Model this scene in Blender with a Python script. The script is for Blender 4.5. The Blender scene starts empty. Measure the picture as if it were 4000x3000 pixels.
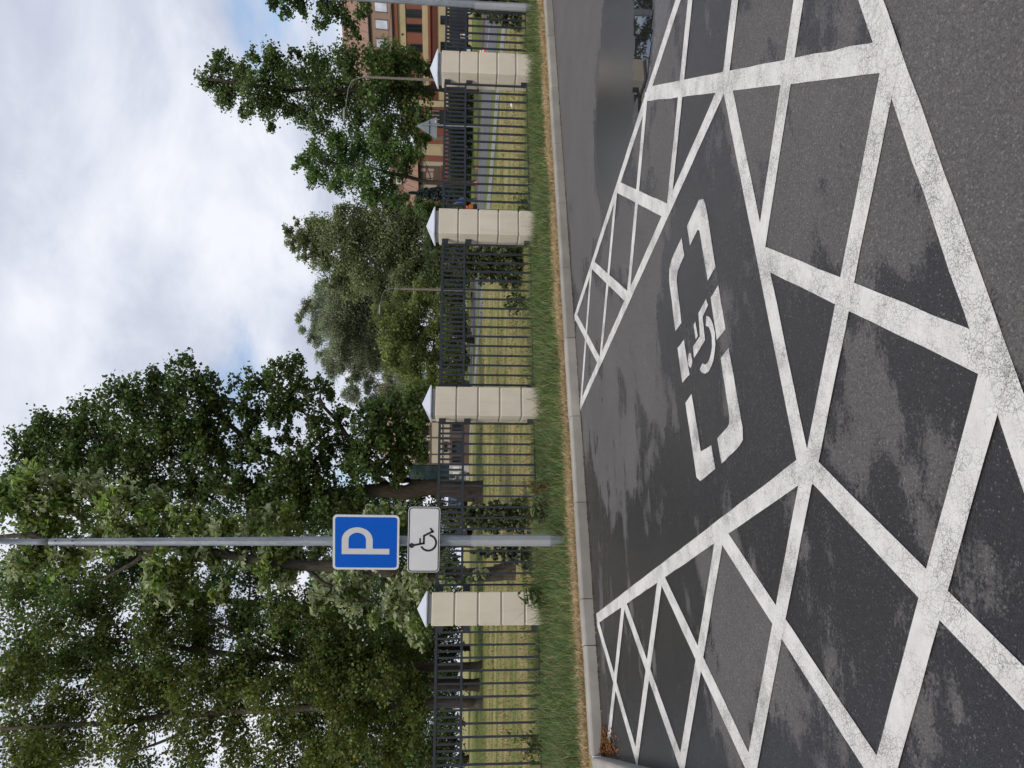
import bpy, bmesh, math, random
import numpy as np
from mathutils import Matrix, Vector, noise as mnoise

# ------------------------------------------------------------------ camera, sky, sun, exposure
SC = bpy.context.scene
COL = SC.collection
rng = np.random.default_rng(7)
random.seed(7)
R = math.radians

FPX, PITCH, ROLL, CAMH = 2770.0, math.atan(.0693), .013, 1.264      # focal length in pixels of a 4000 px wide frame
FW = np.array([0, math.cos(PITCH), -math.sin(PITCH)])
UP = np.array([0, math.sin(PITCH), math.cos(PITCH)])
RT = np.array([1.0, 0, 0])
CR, SR = math.cos(ROLL), math.sin(ROLL)
XC, YC = CR*RT + SR*UP, -SR*RT + CR*UP                               # axes of the phone held upright
cam = bpy.data.cameras.new('camera'); camo = bpy.data.objects.new('camera', cam); COL.objects.link(camo)
cam.sensor_fit = 'HORIZONTAL'; cam.sensor_width = 36; cam.lens = FPX/4000*36
cam.clip_start = .05; cam.clip_end = 3000
# the phone was turned on its side: picture right is down, picture up is right
camo.matrix_world = Matrix(((-YC[0], XC[0], -FW[0], 0), (-YC[1], XC[1], -FW[1], 0), (-YC[2], XC[2], -FW[2], CAMH), (0, 0, 0, 1)))
SC.camera = camo

SKYSEED = 8.4
SUN_EL, SUN_AZ = 52, 205                                             # azimuth clockwise from the view direction
world = bpy.data.worlds.new('World'); SC.world = world; world.use_nodes = True
wn, wl = world.node_tree.nodes, world.node_tree.links
wn.clear()
def N(nt, typ, **kw):
    n = nt.nodes.new(typ)
    for k, v in kw.items():
        if hasattr(n, k): setattr(n, k, v)
        else: n.inputs[k.replace('_', ' ')].default_value = v
    return n
NT = world.node_tree
out = N(NT, 'ShaderNodeOutputWorld'); bg = N(NT, 'ShaderNodeBackground'); bg.inputs['Strength'].default_value = .15
wl.new(bg.outputs[0], out.inputs[0])
sky = N(NT, 'ShaderNodeTexSky'); sky.sky_type = 'NISHITA'; sky.sun_disc = False
sky.sun_elevation = R(SUN_EL); sky.sun_rotation = R(SUN_AZ); sky.air_density = 1.0; sky.dust_density = 1.5
tc = N(NT, 'ShaderNodeTexCoord')
sep = N(NT, 'ShaderNodeSeparateXYZ'); wl.new(tc.outputs['Generated'], sep.inputs[0])
def math_node(nt, op, a, b=None):
    n = nt.nodes.new('ShaderNodeMath'); n.operation = op
    for i, v in enumerate((a, b)):
        if v is None: continue
        if isinstance(v, (int, float)): n.inputs[i].default_value = v
        else: nt.links.new(v, n.inputs[i])
    return n.outputs[0]
zc = math_node(NT, 'MAXIMUM', sep.outputs[2], 0.0)
den = math_node(NT, 'ADD', zc, .42)
px_ = math_node(NT, 'DIVIDE', sep.outputs[0], den); py_ = math_node(NT, 'DIVIDE', sep.outputs[1], den)
cmb = N(NT, 'ShaderNodeCombineXYZ'); wl.new(px_, cmb.inputs[0]); wl.new(py_, cmb.inputs[1]); cmb.inputs[2].default_value = SKYSEED
def noise_node(nt, vec, scale, detail=6, rough=.55, dist=0.0, typ=None):
    n = nt.nodes.new('ShaderNodeTexNoise'); n.inputs['Scale'].default_value = scale
    n.inputs['Detail'].default_value = detail; n.inputs['Roughness'].default_value = rough; n.inputs['Distortion'].default_value = dist
    if vec is not None: nt.links.new(vec, n.inputs['Vector'])
    return n.outputs[0]
def ramp(nt, fac, stops, interp='LINEAR'):
    n = nt.nodes.new('ShaderNodeValToRGB'); n.color_ramp.interpolation = interp
    e = n.color_ramp.elements
    while len(e) < len(stops): e.new(.5)
    for el, (p, c) in zip(e, stops):
        el.position = p; el.color = c if len(c) == 4 else (*c, 1)
    nt.links.new(fac, n.inputs[0]); return n.outputs[0]
def g3(v): return (v, v, v)
cover = noise_node(NT, cmb.outputs[0], 1.1, 7, .52, .3)
shade = noise_node(NT, cmb.outputs[0], 2.7, 8, .56, .25)
mask0 = ramp(NT, cover, [(.40, g3(0)), (.50, g3(1))], 'EASE')
veil = ramp(NT, zc, [(.02, g3(1)), (.13, g3(0))])
mask = math_node(NT, 'MAXIMUM', mask0, veil)
cloud = ramp(NT, shade, [(.37, (3.4, 3.65, 4.4)), (.47, (4.0, 4.25, 5.0)), (.54, (4.65, 4.87, 5.5)), (.66, (5.6, 5.75, 6.2))])
mixs = NT.nodes.new('ShaderNodeMix'); mixs.data_type = 'RGBA'
wl.new(mask, mixs.inputs[0]); wl.new(sky.outputs[0], mixs.inputs[6]); wl.new(cloud, mixs.inputs[7])
wl.new(mixs.outputs[2], bg.inputs[0])

sun = bpy.data.lights.new('sun', 'SUN'); sun.energy = 1.9; sun.angle = R(14); sun.color = (1, .93, .82)
suno = bpy.data.objects.new('sun', sun); COL.objects.link(suno)
sd = Vector((math.sin(R(SUN_AZ))*math.cos(R(SUN_EL)), math.cos(R(SUN_AZ))*math.cos(R(SUN_EL)), math.sin(R(SUN_EL))))
suno.rotation_euler = sd.to_track_quat('Z', 'Y').to_euler(); suno.location = (0, -20, 40)
vs = SC.view_settings; vs.view_transform = 'Standard'; vs.look = 'None'; vs.exposure = 0.12; vs.gamma = 1; vs.use_curve_mapping = False
SC.render.engine = 'CYCLES'
SC.cycles.max_bounces = 4; SC.cycles.diffuse_bounces = 2; SC.cycles.glossy_bounces = 2; SC.cycles.transmission_bounces = 2; SC.cycles.caustics_reflective = False; SC.cycles.caustics_refractive = False; world.cycles.sampling_method = 'MANUAL'; world.cycles.sample_map_resolution = 512
SC.cycles.use_denoising = True; SC.cycles.use_adaptive_sampling = True; SC.cycles.adaptive_threshold = .02

# ------------------------------------------------------------------ geometry helpers
def ray(px, py):                       # viewing direction of a photograph pixel (4000 x 3000, as stored)
    du, dv = 1500-py, px-2000
    a, b = CR*du+SR*dv, -SR*du+CR*dv
    return (FW*FPX + RT*a - UP*b)/FPX
def at(px, py, Y):                     # the point that stands Y metres ahead
    d = ray(px, py); t = Y/d[1]
    return np.array([d[0]*t, Y, CAMH+d[2]*t])

SB = R(25.3)                           # the parking bay's own frame: s along the kerb, t towards it
E1 = np.array([math.cos(SB), math.sin(SB)]); E2 = np.array([-math.sin(SB), math.cos(SB)])
BO = np.array([-.282, 2.510])
def loc(s, t, z=0.0):
    p = BO + E1*s + E2*t
    return (p[0], p[1], z)
def to_st(x, y):
    d0, d1 = x-BO[0], y-BO[1]
    return d0*E1[0]+d1*E1[1], d0*E2[0]+d1*E2[1]
def kerb_t(s): return 4.52 + .02*s
FA = R(16.26)
FD = np.array([math.cos(FA), math.sin(FA)]); FAW = np.array([-FD[1], FD[0]]); FO = np.array([-.656, 10.12])
def fen(s, d=0.0, z=0.0):              # s along the fence, d towards the camera
    p = FO + FD*s - FAW*d
    return (p[0], p[1], z)
def smooth(x):
    x = np.clip(x, 0, 1); return x*x*(3-2*x)
def height(x, y):
    q = (x-FO[0])*FAW[0] + (y-FO[1])*FAW[1]
    z = .10 + .03*np.clip((q+2.4)/2.4, 0, 1) + .39*np.clip(q/14.0, 0, 1)
    r = (x-(22.4-.241*y))*.97
    return z + .32*smooth(r/5.0)

class MB:
    def __init__(s): s.v = []; s.f = []
    def add(s, vs, fs):
        o = len(s.v); s.v += [tuple(map(float, p)) for p in vs]; s.f += [tuple(i+o for i in f) for f in fs]; return s
    def box(s, x0, x1, y0, y1, z0, z1, M=None):
        vs = [(x, y, z) for z in (z0, z1) for (x, y) in ((x0, y0), (x1, y0), (x1, y1), (x0, y1))]
        if M: vs = [M(*p) for p in vs]
        return s.add(vs, [(3, 2, 1, 0), (4, 5, 6, 7), (0, 1, 5, 4), (1, 2, 6, 5), (2, 3, 7, 6), (3, 0, 4, 7)])
    def prism(s, poly, h0, h1, M):      # poly in 2D, extruded h0..h1, M(u, v, h) -> world
        n = len(poly)
        vs = [M(u, v, h0) for u, v in poly] + [M(u, v, h1) for u, v in poly]
        return s.add(vs, [tuple(range(n))[::-1], tuple(range(n, 2*n))] + [(i, (i+1) % n, n+(i+1) % n, n+i) for i in range(n)])
    def tube(s, pts, rad, n=8, cap=True, twist=0.0):
        pts = [np.array(p, float) for p in pts]; ring = []
        for i, p in enumerate(pts):
            d = pts[min(i+1, len(pts)-1)] - pts[max(i-1, 0)]; d /= np.linalg.norm(d)+1e-9
            a = np.cross(d, (0, 0, 1.0) if abs(d[2]) < .95 else (1.0, 0, 0)); a /= np.linalg.norm(a); b = np.cross(d, a)
            ring += [p + rad[i]*(math.cos(2*math.pi*k/n+twist)*a + math.sin(2*math.pi*k/n+twist)*b) for k in range(n)]
        fs = [(i*n+k, i*n+(k+1) % n, (i+1)*n+(k+1) % n, (i+1)*n+k) for i in range(len(pts)-1) for k in range(n)]
        if cap: fs += [tuple(range(n))[::-1], tuple(range((len(pts)-1)*n, len(pts)*n))]
        return s.add(ring, fs)
    def lathe(s, prof, c, n=16, axis='z'):
        vs, fs = [], []
        for r, h in prof:
            for k in range(n):
                a = 2*math.pi*k/n; u, w = r*math.cos(a), r*math.sin(a)
                vs.append((c[0]+u, c[1]+w, c[2]+h) if axis == 'z' else (c[0]+u, c[1]+h, c[2]+w))
        for i in range(len(prof)-1):
            fs += [(i*n+k, i*n+(k+1) % n, (i+1)*n+(k+1) % n, (i+1)*n+k) for k in range(n)]
        fs += [tuple(range(n))[::-1], tuple(range((len(prof)-1)*n, len(prof)*n))]
        return s.add(vs, fs)
    def mesh(s, name, mat, off=(0, 0, 0), smooth_=False):
        me = bpy.data.meshes.new(name)
        me.from_pydata([(p[0]-off[0], p[1]-off[1], p[2]-off[2]) for p in s.v], [], s.f)
        bm = bmesh.new(); bm.from_mesh(me); bmesh.ops.recalc_face_normals(bm, faces=bm.faces); bm.to_mesh(me); bm.free()
        if mat: me.materials.append(mat)
        if smooth_: me.shade_smooth()
        return me
    def build(s, name, mat, parent=None, smooth_=False, bevel=0.0):
        off = parent_off(parent)
        me = s.mesh(name, mat, off, smooth_)
        if bevel: bevel_mesh(me, bevel)
        return link(name, me, parent)
OFF = {}
def parent_off(p):
    t = np.zeros(3)
    while p is not None: t = t + np.array(p.location); p = p.parent
    return t
def link(name, me, parent=None):
    o = bpy.data.objects.new(name, me); COL.objects.link(o)
    if parent is not None: o.parent = parent
    return o
def bevel_mesh(me, w, seg=1):
    bm = bmesh.new(); bm.from_mesh(me)
    bmesh.ops.bevel(bm, geom=[e for e in bm.edges if len(e.link_faces) == 2 and e.calc_face_angle(0) > .4], offset=w, segments=seg, affect='EDGES', profile=.5)
    bm.to_mesh(me); bm.free()
def tag(o, label=None, cat=None, group=None, kind=None):
    if label: o['label'] = label
    if cat: o['category'] = cat
    if group: o['group'] = group
    if kind: o['kind'] = kind
    return o
def thing(name, label, cat, base=(0, 0, 0), group=None):
    o = bpy.data.objects.new(name, None); COL.objects.link(o); o.location = tuple(map(float, base)); o.empty_display_size = .2
    return tag(o, label, cat, group)
def raw_mesh(name, verts, loops, starts, totals, mat, tint=None, off=(0, 0, 0)):
    me = bpy.data.meshes.new(name)
    me.vertices.add(len(verts)); me.vertices.foreach_set('co', (verts-np.array(off)).astype(np.float32).ravel())
    me.loops.add(len(loops)); me.loops.foreach_set('vertex_index', loops.astype(np.int32))
    me.polygons.add(len(starts)); me.polygons.foreach_set('loop_start', starts.astype(np.int32))
    try: me.polygons.foreach_set('loop_total', totals.astype(np.int32))
    except Exception: pass
    me.update(calc_edges=True)
    if tint is not None:
        a = me.attributes.new('tint', 'FLOAT_COLOR', 'POINT')
        a.data.foreach_set('color', np.concatenate([tint, np.ones((len(tint), 1))], 1).astype(np.float32).ravel())
    me.materials.append(mat)
    return me

# ------------------------------------------------------------------ materials
def mat_new(name):
    m = bpy.data.materials.new(name); m.use_nodes = True
    nt = m.node_tree; b = nt.nodes['Principled BSDF']; return m, nt, b
def coords(nt, kind='Object', scale=None):
    t = nt.nodes.new('ShaderNodeTexCoord')
    if scale is None: return t.outputs[kind]
    mp = nt.nodes.new('ShaderNodeMapping'); mp.inputs['Scale'].default_value = scale
    nt.links.new(t.outputs[kind], mp.inputs[0]); return mp.outputs[0]
def world_pos(nt, scale=None, rotz=0.0):
    g = nt.nodes.new('ShaderNodeNewGeometry')
    mp = nt.nodes.new('ShaderNodeMapping'); mp.inputs['Scale'].default_value = scale or (1, 1, 1); mp.inputs['Rotation'].default_value = (0, 0, rotz)
    nt.links.new(g.outputs['Position'], mp.inputs[0]); return mp.outputs[0]
def mixc(nt, fac, a, b, mode='MIX'):
    n = nt.nodes.new('ShaderNodeMix'); n.data_type = 'RGBA'; n.blend_type = mode
    for i, v in ((0, fac), (6, a), (7, b)):
        if isinstance(v, (int, float)): n.inputs[i].default_value = v
        elif isinstance(v, tuple): n.inputs[i].default_value = (*v[:3], 1)
        else: nt.links.new(v, n.inputs[i])
    return n.outputs[2]
def bump(nt, b, h, strength, dist=.01):
    n = nt.nodes.new('ShaderNodeBump'); n.inputs['Strength'].default_value = strength; n.inputs['Distance'].default_value = dist
    nt.links.new(h, n.inputs['Height']); nt.links.new(n.outputs[0], b.inputs['Normal'])
def simple(name, c, rough=.7, var=.15, scale=6.0, bmp=0.0, bscale=60.0, metal=0.0, spec=.4, c2=None):
    m, nt, b = mat_new(name)
    v = world_pos(nt)
    n = noise_node(nt, v, scale, 6, .6)
    lo = tuple(max(0, x*(1-var)) for x in c); hi = c2 or tuple(min(1, x*(1+var)) for x in c)
    nt.links.new(ramp(nt, n, [(.3, lo), (.7, hi)]), b.inputs['Base Color'])
    b.inputs['Roughness'].default_value = rough; b.inputs['Metallic'].default_value = metal; b.inputs['Specular IOR Level'].default_value = spec
    if bmp: bump(nt, b, noise_node(nt, v, bscale, 5, .6), bmp, .01)
    return m
def per_object(m, amount):
    nt = m.node_tree; b = nt.nodes['Principled BSDF']; src = b.inputs['Base Color'].links[0].from_socket
    oi = nt.nodes.new('ShaderNodeObjectInfo'); nt.links.new(mixc(nt, 1.0, src, ramp(nt, oi.outputs['Random'], [(0, g3(1-amount)), (1, g3(1+amount))]), 'MULTIPLY'), b.inputs['Base Color']); return m

def make_asphalt():
    m, nt, b = mat_new('asphalt')
    v = world_pos(nt)
    at_ = nt.nodes.new('ShaderNodeAttribute'); at_.attribute_name = 'dry'
    n1 = noise_node(nt, world_pos(nt, (.55, 1.5, 1), -SB), 11, 8, .75, .2); n2 = noise_node(nt, v, 75, 4, .75)
    w = math_node(nt, 'ADD', at_.outputs['Fac'], math_node(nt, 'MULTIPLY', math_node(nt, 'SUBTRACT', n1, .5), 1.3))
    w = math_node(nt, 'ADD', w, math_node(nt, 'MULTIPLY', math_node(nt, 'SUBTRACT', n2, .5), 1.1))
    dry = ramp(nt, w, [(.40, g3(0)), (.60, g3(1))])
    # stones of the aggregate
    vor = nt.nodes.new('ShaderNodeTexVoronoi'); vor.inputs['Scale'].default_value = 260; nt.links.new(v, vor.inputs['Vector'])
    vo2 = nt.nodes.new('ShaderNodeTexVoronoi'); vo2.inputs['Scale'].default_value = 165; nt.links.new(v, vo2.inputs['Vector'])
    stone = mixc(nt, 1.0, ramp(nt, vor.outputs['Color'], [(.2, g3(.72)), (.8, g3(1.28))]), ramp(nt, vo2.outputs['Color'], [(.25, g3(.84)), (.60, g3(1.0)), (.80, g3(1.08)), (.84, g3(1.35))]), 'MULTIPLY')
    base = mixc(nt, dry, (.0245, .0222, .0218), (.094, .0862, .0805))
    big = ramp(nt, noise_node(nt, v, 1.3, 5, .6), [(.3, g3(.88)), (.7, g3(1.12))])
    col = mixc(nt, 1.0, mixc(nt, 1.0, base, stone, 'MULTIPLY'), big, 'MULTIPLY')
    speck = math_node(nt, 'MULTIPLY', ramp(nt, vo2.outputs['Color'], [(.79, g3(0)), (.83, g3(1))]), ramp(nt, vo2.outputs['Distance'], [(.25, g3(1)), (.5, g3(0))]))
    col = mixc(nt, math_node(nt, 'MULTIPLY', speck, .55), col, (.20, .19, .18))
    nt.links.new(col, b.inputs['Base Color'])
    fl = nt.nodes.new('ShaderNodeAttribute'); fl.attribute_name = 'film'
    fm = ramp(nt, math_node(nt, 'ADD', fl.outputs['Fac'], math_node(nt, 'MULTIPLY', math_node(nt, 'SUBTRACT', n1, .5), .9)), [(.35, g3(0)), (.8, g3(1))])
    nt.links.new(mixc(nt, fm, ramp(nt, dry, [(0, g3(.26)), (1, g3(.85))]), g3(.27)), b.inputs['Roughness'])
    b.inputs['Specular IOR Level'].default_value = .5
    hgt = math_node(nt, 'ADD', math_node(nt, 'MULTIPLY', vor.outputs['Distance'], .8), noise_node(nt, v, 90, 3, .6))
    bump(nt, b, hgt, .32, .006)
    bn = b.inputs['Normal'].links[0].from_node; nt.links.new(math_node(nt, 'MULTIPLY', math_node(nt, 'SUBTRACT', 1.0, math_node(nt, 'MULTIPLY', fm, .8)), .32), bn.inputs['Strength'])
    return m
def make_paint(name, wear):
    m, nt, b = mat_new(name)
    v = world_pos(nt)
    vor = nt.nodes.new('ShaderNodeTexVoronoi'); vor.feature = 'DISTANCE_TO_EDGE'; vor.inputs['Scale'].default_value = 38; nt.links.new(v, vor.inputs['Vector'])
    crack = ramp(nt, vor.outputs[0], [(.0, g3(1)), (.06, g3(0))])
    f1 = noise_node(nt, v, 230, 4, .75); f2 = noise_node(nt, v, 5, 4, .6)
    th = math_node(nt, 'ADD', f1, math_node(nt, 'MULTIPLY', math_node(nt, 'SUBTRACT', f2, .5), .52))
    spots = ramp(nt, th, [(.585-wear, g3(0)), (.69-wear, g3(1))])
    w = math_node(nt, 'MAXIMUM', spots, math_node(nt, 'MULTIPLY', crack, ramp(nt, f2, [(.36, g3(0)), (.56, g3(.75))])))
    dirt = ramp(nt, noise_node(nt, v, 14, 6, .65), [(.3, (.57, .55, .51)), (.7, (.70, .68, .64))])
    nt.links.new(mixc(nt, w, dirt, (.19, .183, .175)), b.inputs['Base Color'])
    b.inputs['Roughness'].default_value = .75; b.inputs['Specular IOR Level'].default_value = .25
    bump(nt, b, f1, .4, .004)
    return m
def make_tint(name, rough=.55, trans=.3, spec=.3, fine=0.0):
    m, nt, b = mat_new(name)
    a = nt.nodes.new('ShaderNodeAttribute'); a.attribute_name = 'tint'
    nt.links.new(a.outputs['Color'], b.inputs['Base Color']); b.inputs['Roughness'].default_value = rough; b.inputs['Specular IOR Level'].default_value = spec
    if trans:
        t = nt.nodes.new('ShaderNodeBsdfTranslucent'); mx = nt.nodes.new('ShaderNodeMixShader'); mx.inputs[0].default_value = trans
        hs = nt.nodes.new('ShaderNodeHueSaturation'); hs.inputs['Saturation'].default_value = 1.15; hs.inputs['Value'].default_value = 1.25
        nt.links.new(a.outputs['Color'], hs.inputs['Color']); nt.links.new(hs.outputs[0], t.inputs[0])
        o = nt.nodes['Material Output']
        nt.links.new(b.outputs[0], mx.inputs[1]); nt.links.new(t.outputs[0], mx.inputs[2]); nt.links.new(mx.outputs[0], o.inputs[0])
    return m
def make_lawn():
    m, nt, b = mat_new('lawn_ground')
    v = world_pos(nt); vs_ = world_pos(nt, (.35, 1.6, 1), -FA)
    straw = ramp(nt, noise_node(nt, v, 22, 6, .7), [(.3, (.31, .235, .105)), (.7, (.50, .40, .20))])
    green = ramp(nt, noise_node(nt, v, 17, 6, .7), [(.3, (.10, .13, .036)), (.7, (.20, .235, .070))])
    pat = math_node(nt, 'ADD', math_node(nt, 'MULTIPLY', noise_node(nt, vs_, 1.1, 7, .68), .75), math_node(nt, 'MULTIPLY', noise_node(nt, v, 6, 5, .7), .3))
    a = nt.nodes.new('ShaderNodeAttribute'); a.attribute_name = 'green'
    pat = math_node(nt, 'ADD', pat, a.outputs['Fac'])
    g = ramp(nt, pat, [(.43, g3(0)), (.60, g3(1))])
    nt.links.new(mixc(nt, g, straw, green), b.inputs['Base Color']); b.inputs['Roughness'].default_value = .95; b.inputs['Specular IOR Level'].default_value = .1
    bump(nt, b, noise_node(nt, v, 40, 6, .75), .8, .05)
    return m
def make_bark(name, c1, c2):
    m, nt, b = mat_new(name)
    v = world_pos(nt, (9, 9, 1.6)); n = noise_node(nt, v, 3.0, 7, .68, .6)
    nt.links.new(ramp(nt, n, [(.32, c1), (.68, c2)]), b.inputs['Base Color']); b.inputs['Roughness'].default_value = .92; b.inputs['Specular IOR Level'].default_value = .15
    bump(nt, b, n, .9, .04)
    return m
def make_galv():
    m, nt, b = mat_new('galvanised_steel')
    v = world_pos(nt, (14, 14, 5)); vo = nt.nodes.new('ShaderNodeTexVoronoi'); vo.inputs['Scale'].default_value = 3.2; nt.links.new(v, vo.inputs['Vector'])
    n = noise_node(nt, world_pos(nt, (6, 6, 1.2)), 2.0, 6, .6)
    c = mixc(nt, .35, ramp(nt, n, [(.3, (.19, .205, .225)), (.7, (.30, .32, .345))]), ramp(nt, vo.outputs['Color'], [(.2, (.20, .215, .24)), (.8, (.36, .38, .405))]))
    nt.links.new(c, b.inputs['Base Color']); b.inputs['Metallic'].default_value = .45; b.inputs['Roughness'].default_value = .5
    return m
def make_glass(name, c, rough=.08):
    m, nt, b = mat_new(name)
    n = noise_node(nt, world_pos(nt), .8, 3, .5)
    nt.links.new(ramp(nt, n, [(.35, tuple(x*.7 for x in c)), (.65, tuple(x*1.3 for x in c))]), b.inputs['Base Color'])
    b.inputs['Roughness'].default_value = rough; b.inputs['Specular IOR Level'].default_value = .6
    return m
def make_stucco():
    m, nt, b = mat_new('cream_stucco')
    v = world_pos(nt); n = noise_node(nt, v, 3.5, 6, .6); n2 = noise_node(nt, world_pos(nt, (5, 5, .6)), 2.2, 5, .6)
    c = mixc(nt, ramp(nt, n2, [(.52, g3(0)), (.80, g3(.40))]), ramp(nt, n, [(.3, (.62, .555, .445)), (.7, (.68, .61, .495))]), (.43, .39, .32))
    nt.links.new(c, b.inputs['Base Color']); b.inputs['Roughness'].default_value = .85; b.inputs['Specular IOR Level'].default_value = .25
    bump(nt, b, noise_node(nt, v, 240, 3, .6), .25, .004)
    return m
M = {}
M['asphalt'] = make_asphalt(); M['paint'] = make_paint('road_paint', .045); M['paint_sym'] = make_paint('symbol_paint', .085)
M['lawn'] = make_lawn(); M['blade'] = make_tint('grass_blade', .6, .3, .2); M['leaf'] = make_tint('leaf', .5, .40, .3); M['needle'] = make_tint('needle', .6, .1, .2)
M['litter'] = make_tint('dry_litter', .9, .0, .1)
M['bark'] = make_bark('bark', (.035, .028, .022), (.115, .098, .08)); M['bark_dark'] = make_bark('dark_bark', (.022, .017, .013), (.07, .055, .043))
M['bark_grey'] = make_bark('grey_bark', (.09, .08, .07), (.27, .25, .225))
M['kerb'] = simple('kerb_concrete', (.315, .29, .255), .88, .16, 3.0, .35, 180, spec=.25)
per_object(M['kerb'], .10); M['joint'] = simple('joint_mortar', (.10, .095, .09), .95, .2)
M['stucco'] = make_stucco(); per_object(M['stucco'], .035); M['groove'] = simple('pillar_groove', (.60, .56, .48), .9, .1)
M['collar'] = simple('pillar_collar', (.36, .37, .39), .7, .1); M['cap'] = simple('zinc_cap', (.60, .62, .68), .45, .06, 5, metal=.25)
M['fence'] = simple('fence_paint', (.026, .032, .042), .5, .2, 20, spec=.4)
M['galv2'] = simple('worn_zinc', (.36, .37, .385), .6, .12, 4, metal=.3); M['galv'] = make_galv(); M['bolt'] = simple('dark_bolt', (.05, .05, .055), .5, .2)
M['s_blue'] = simple('sign_blue', (.001, .085, .47), .6, .04, 3, spec=.12); M['s_white'] = simple('sign_white', (.58, .58, .59), .4, .04, 4)
M['s_letter'] = simple('sign_letter', (.52, .52, .53), .42, .04); M['s_black'] = simple('sign_black', (.012, .012, .02), .4, .1); M['s_grey'] = simple('sign_back', (.22, .25, .27), .5, .08, 4, metal=.2)
M['yellow'] = simple('ochre_wall', (.40, .32, .19), .85, .1, .8); M['red'] = simple('brick_red_wall', (.21, .072, .046), .85, .1, .6)
M['maroon'] = simple('dark_red_band', (.115, .030, .022), .8, .1, .6)
M['cream'] = simple('cream_wall', (.41, .355, .275), .85, .07, .5); M['brown'] = simple('brown_timber', (.095, .066, .052), .8, .12, 1.0)
M['roof'] = simple('brown_metal_roof', (.25, .15, .105), .6, .1, .5); M['roof2'] = simple('brown_roof_wall', (.20, .125, .085), .7, .1, .5)
M['dark'] = simple('dark_trim', (.02, .02, .022), .5, .1); M['glass'] = make_glass('window_glass', (.012, .014, .016), .1); M['glass_sky'] = make_glass('skylight_glass', (.35, .37, .42), .08)
M['glass_teal'] = make_glass('facade_glass', (.018, .034, .038), .07); M['lav'] = simple('pale_panel', (.38, .37, .38), .7, .08, .8); M['curtain'] = simple('curtain', (.36, .25, .22), .8, .1, 2)
M['road'] = simple('road_asphalt', (.115, .115, .122), .85, .12, 1.2, .3, 90); M['pave'] = simple('pavement', (.23, .225, .225), .85, .12, 2.0, .2, 60)
M['white'] = simple('white_plastic', (.62, .62, .62), .5, .05); M['orange'] = simple('cone_orange', (.62, .09, .025), .5, .08); M['orange2'] = simple('orange_machine', (.42, .11, .03), .55, .1)
M['rubber'] = simple('rubber', (.012, .012, .012), .8, .2); M['black_paint'] = simple('black_car_paint', (.010, .010, .012), .15, .1, spec=.6)
M['white_paint'] = simple('white_car_paint', (.55, .56, .58), .25, .05, spec=.6); M['redp'] = simple('red_sign_paint', (.40, .02, .02), .5, .05); M['tail'] = simple('tail_light', (.20, .01, .01), .3, .1)
M['conc'] = simple('concrete_pole', (.20, .17, .14), .9, .15, 3, .2, 60); M['lamp'] = simple('lamp_head', (.48, .50, .53), .5, .05); M['arm'] = simple('lamp_arm', (.22, .23, .24), .6, .1)
M['blue_cloth'] = simple('blue_jacket', (.055, .095, .27), .9, .2, 20); M['skin'] = simple('skin', (.42, .25, .17), .6, .08); M['trouser'] = simple('dark_trousers', (.03, .032, .045), .9, .2); M['hair'] = simple('hair', (.03, .022, .016), .8, .2)
def make_water():
    m, nt, b = mat_new('puddle_water')
    b.inputs['Base Color'].default_value = (.010, .010, .011, 1); b.inputs['Roughness'].default_value = .015; b.inputs['IOR'].default_value = 1.33; b.inputs['Specular IOR Level'].default_value = .5
    nt.links.new(ramp(nt, noise_node(nt, world_pos(nt), 3, 4, .6), [(.3, (.012, .012, .013)), (.7, (.022, .021, .021))]), b.inputs['Base Color'])
    return m
M['water'] = make_water()

# ------------------------------------------------------------------ the setting: lawn sheet, asphalt, kerb
def grid_mesh(name, P, mat, attr=None):
    P = np.asarray(P); nr, nc = P.shape[:2]
    idx = np.arange(nr*nc).reshape(nr, nc)
    q = np.stack([idx[:-1, :-1], idx[:-1, 1:], idx[1:, 1:], idx[1:, :-1]], -1).reshape(-1, 4)
    me = raw_mesh(name, P.reshape(-1, 3), q.ravel(), np.arange(len(q))*4, np.full(len(q), 4), mat)
    for k, v in (attr or {}).items():
        a = me.attributes.new(k, 'FLOAT', 'POINT'); a.data.foreach_set('value', np.asarray(v, np.float32).ravel())
    me.shade_smooth(); return me
def green_amount(X, Y):
    q = (X-FO[0])*FAW[0] + (Y-FO[1])*FAW[1]
    g = np.where(q < .1, .10, .0) + .16*smooth((q-12)/3)*smooth((-1-X)/3)*smooth((40-Y)/6)
    r = (X-(22.4-.241*Y))*.97
    g = g + .35*smooth((r+11)/2)*smooth((Y-19)/3)
    return g
tp = np.concatenate([np.arange(0, 4, .1), np.arange(4, 20, .5), np.arange(20, 80, 3), [90, 120, 200, 400, 900]])
sp = np.concatenate([[-900, -400, -200, -120, -80, -50], np.arange(-40, -10, 2), np.arange(-10, 26, .4), np.arange(26, 80, 3), [90, 120, 200, 400, 900]])
S_, T_ = np.meshgrid(sp, tp, indexing='ij')
TT = T_ + kerb_t(np.clip(S_, -5, 14)) + .08
X_ = BO[0]+E1[0]*S_+E2[0]*TT; Y_ = BO[1]+E1[1]*S_+E2[1]*TT
Z_ = height(X_, Y_) + np.where(T_ < .001, -.012, 0)
lawn = link('lawn', grid_mesh('lawn', np.stack([X_, Y_, Z_], -1), M['lawn'], {'green': green_amount(X_, Y_)-.45*(T_ < .42)*(S_ > -6)*(S_ < 20)}))
tag(lawn, 'dry yellow mown lawn rising gently behind the fence', kind='structure')
sp2 = np.concatenate([[-900, -300, -100, -40, -20, -10], np.arange(-6, -1.2, .4), [-1.20]]); tp2 = np.concatenate([[-300, -100, -40, -12], np.arange(-6, 4.6, .5), [4.58]])
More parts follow.
